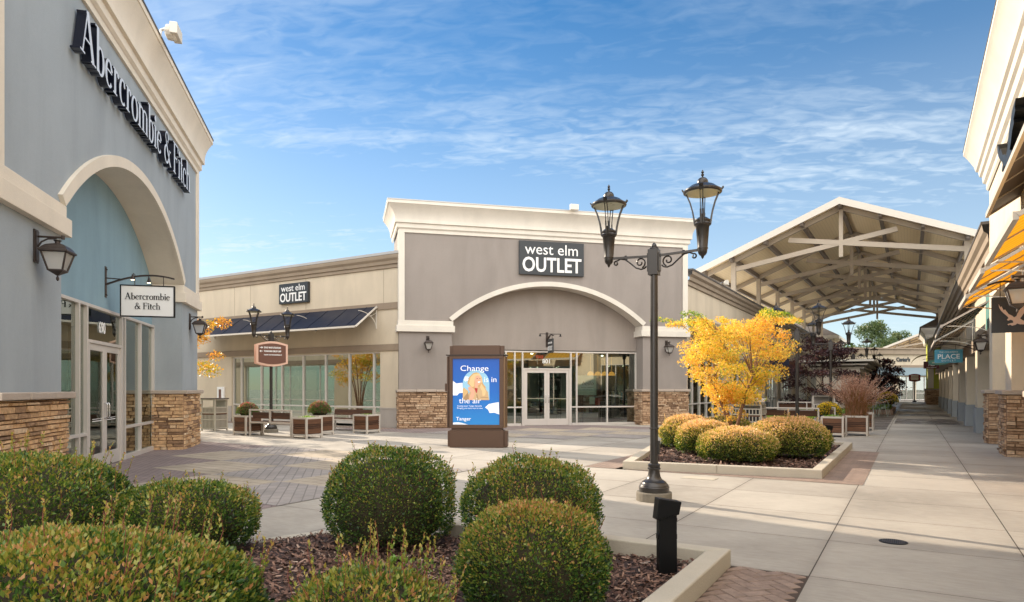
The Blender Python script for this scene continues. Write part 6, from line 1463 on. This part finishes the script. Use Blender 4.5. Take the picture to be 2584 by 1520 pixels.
# ---- pavilion with white stepped roofs in the walkway, low beds, cafe chairs
FP = frame(-4.9, 41, 0)
P = root('pavilion', 'small cream pavilion with stepped white flat roofs in mid walkway', 'pavilion', FP)
b = MB(); b.box(.3, 2.3, 0, 9, 0, 2.35); b.build('wall', M['cream'], P, FP)
for i, (a, c, zz) in enumerate(((-.6, 3.2, 2.95), (-.2, 2.9, 2.75), (.0, 2.7, 2.58))): b = MB(); b.box(a + .0, c, -.9 + i * .3, 9.6 - i * .3, zz, zz + .10); b.build('roof', M['trimw'], P, FP)
b = MB(); b.box(.1, 2.5, -.25, 9.2, 2.35, 2.58)
for k in range(5): b.box(2.31, 2.36, .3 + k * 1.8, 1.7 + k * 1.8, .3, 2.2)
b.box(.6, 2.0, -.04, 0, .3, 2.2); b.build('panel', M['trim'], P, FP)
def low_bed(label, x0_, x1_, y0_, y1_, seed):
    P = root('planting_bed', label, 'planting bed', frame(x0_, y0_, 0)); F = ID
    b = MB(); t = .18; b.box(x0_, x1_, y0_, y0_ + t, 0, .26); b.box(x0_, x1_, y1_ - t, y1_, 0, .26); b.box(x0_, x0_ + t, y0_ + t, y1_ - t, 0, .26); b.box(x1_ - t, x1_, y0_ + t, y1_ - t, 0, .26); b.build('kerb', mat('bed_kerb_brown', (.26, .17, .12), .9, noise=.1), P, F)
    b = MB(); b.box(x0_ + t, x1_ - t, y0_ + t, y1_ - t, 0, .22); b.build('soil', M['soil'], P, F)
    r = np.random.default_rng(seed); n = 2500; p = np.stack([r.uniform(t, x1_ - x0_ - t, n), r.uniform(t, y1_ - y0_ - t, n), r.uniform(.22, .42, n)], 1); leaf_mesh('ground_cover', p, np.tile([0, 0, 1.], (n, 1)), .08, .35, r.random(n), M['sprout'], P, .8)
low_bed('low bed of bright groundcover by the cafe chairs', -3.2, -.9, 43.5, 52, 1)
low_bed('low green bed behind the right hand benches', -5.6, -2.9, 26.9, 28.0, 2)
low_bed('low bed at the foot of the nearest purple maple', -5.2, -2.4, 36.2, 40.2, 3)
def chair(label, F, m=None):
    P = root('cafe_chair', label, 'chair', F, 'metal cafe chairs'); m = m or M['chair']
    b = MB(); b.lathe([(.20, .44), (.21, .45), (.205, .46)], n=14); b.build('seat', m, P)
    for sx in (-1, 1):
        for sy in (-1, 1):
            b = MB(); b.tube([(sx * .15, sy * .15, .44), (sx * .22, sy * .24, 0)], .012, 6); b.build('leg', m, P)
    b = MB(); n = 14; pts = [(.24 * math.cos(math.pi * i / n), .19 + .03 * math.sin(math.pi * i / n), .48 + .40 * math.sin(math.pi * i / n)) for i in range(n + 1)]; b.tube(pts, .013, 6)
    for i in range(2, n - 1, 2): b.tube([pts[i], (pts[i][0], .19, .46)], .006, 5)
    b.build('backrest', m, P, smooth=60); return P
M['chair'] = mat('chair_sage_metal', (.33, .38, .33), .4, .4)
CH = chair('sage metal cafe chair nearest the paved walk', frame(-1.35, 40.0, 20))
clone(CH, frame(-1.9, 41.4, -60), 'sage metal cafe chair turned toward the pavilion', 'metal cafe chairs'); clone(CH, frame(-1.25, 42.3, 170), 'sage metal cafe chair with its back to the bright low bed', 'metal cafe chairs')
P = root('cafe_table', 'small round cafe table between the sage chairs', 'table', frame(-1.75, 40.6, 0)); b = MB(); b.lathe([(.33, .70), (.34, .72), (.33, .73)], n=20); b.build('table_top', M['chair'], P); b = MB(); b.lathe([(.2, 0), (.2, .02), (.03, .04), (.03, .70)], n=12); b.build('leg', M['chair'], P)

# closing direction sign and banner near the end
P = root('direction_sign', 'small plum direction sign beside the lime green tower', 'sign', frame(.3, 84.2, 10)); b = MB(); b.prism(shield(.55, 2.3, 2.95, .1), -.05, .05, 'xz'); b.build('panel', M['maroon'], P)
b = MB(); [b.box(-.35, .35, -.06, -.05, 2.4 + .14 * k, 2.45 + .14 * k) for k in range(4)]; b.build('text_bars', M['white'], P); b = MB(); b.lathe([(.2, 0), (.2, .15), (.06, .2), (.05, 2.3)], 0, 0, 12); b.build('pole', M['lampm'], P)
P = root('banner', 'white banner on the lamp post before the closing shop front', 'banner', frame(-1.4, 97, 31)); b = MB(); b.box(.1, 1.35, -.03, .03, 2.35, 3.1); b.build('panel', M['white'], P); b = MB(); b.box(.3, 1.15, -.036, -.03, 2.75, 2.85); b.build('lettering', M['signdark'], P)
# ================================================================ haze
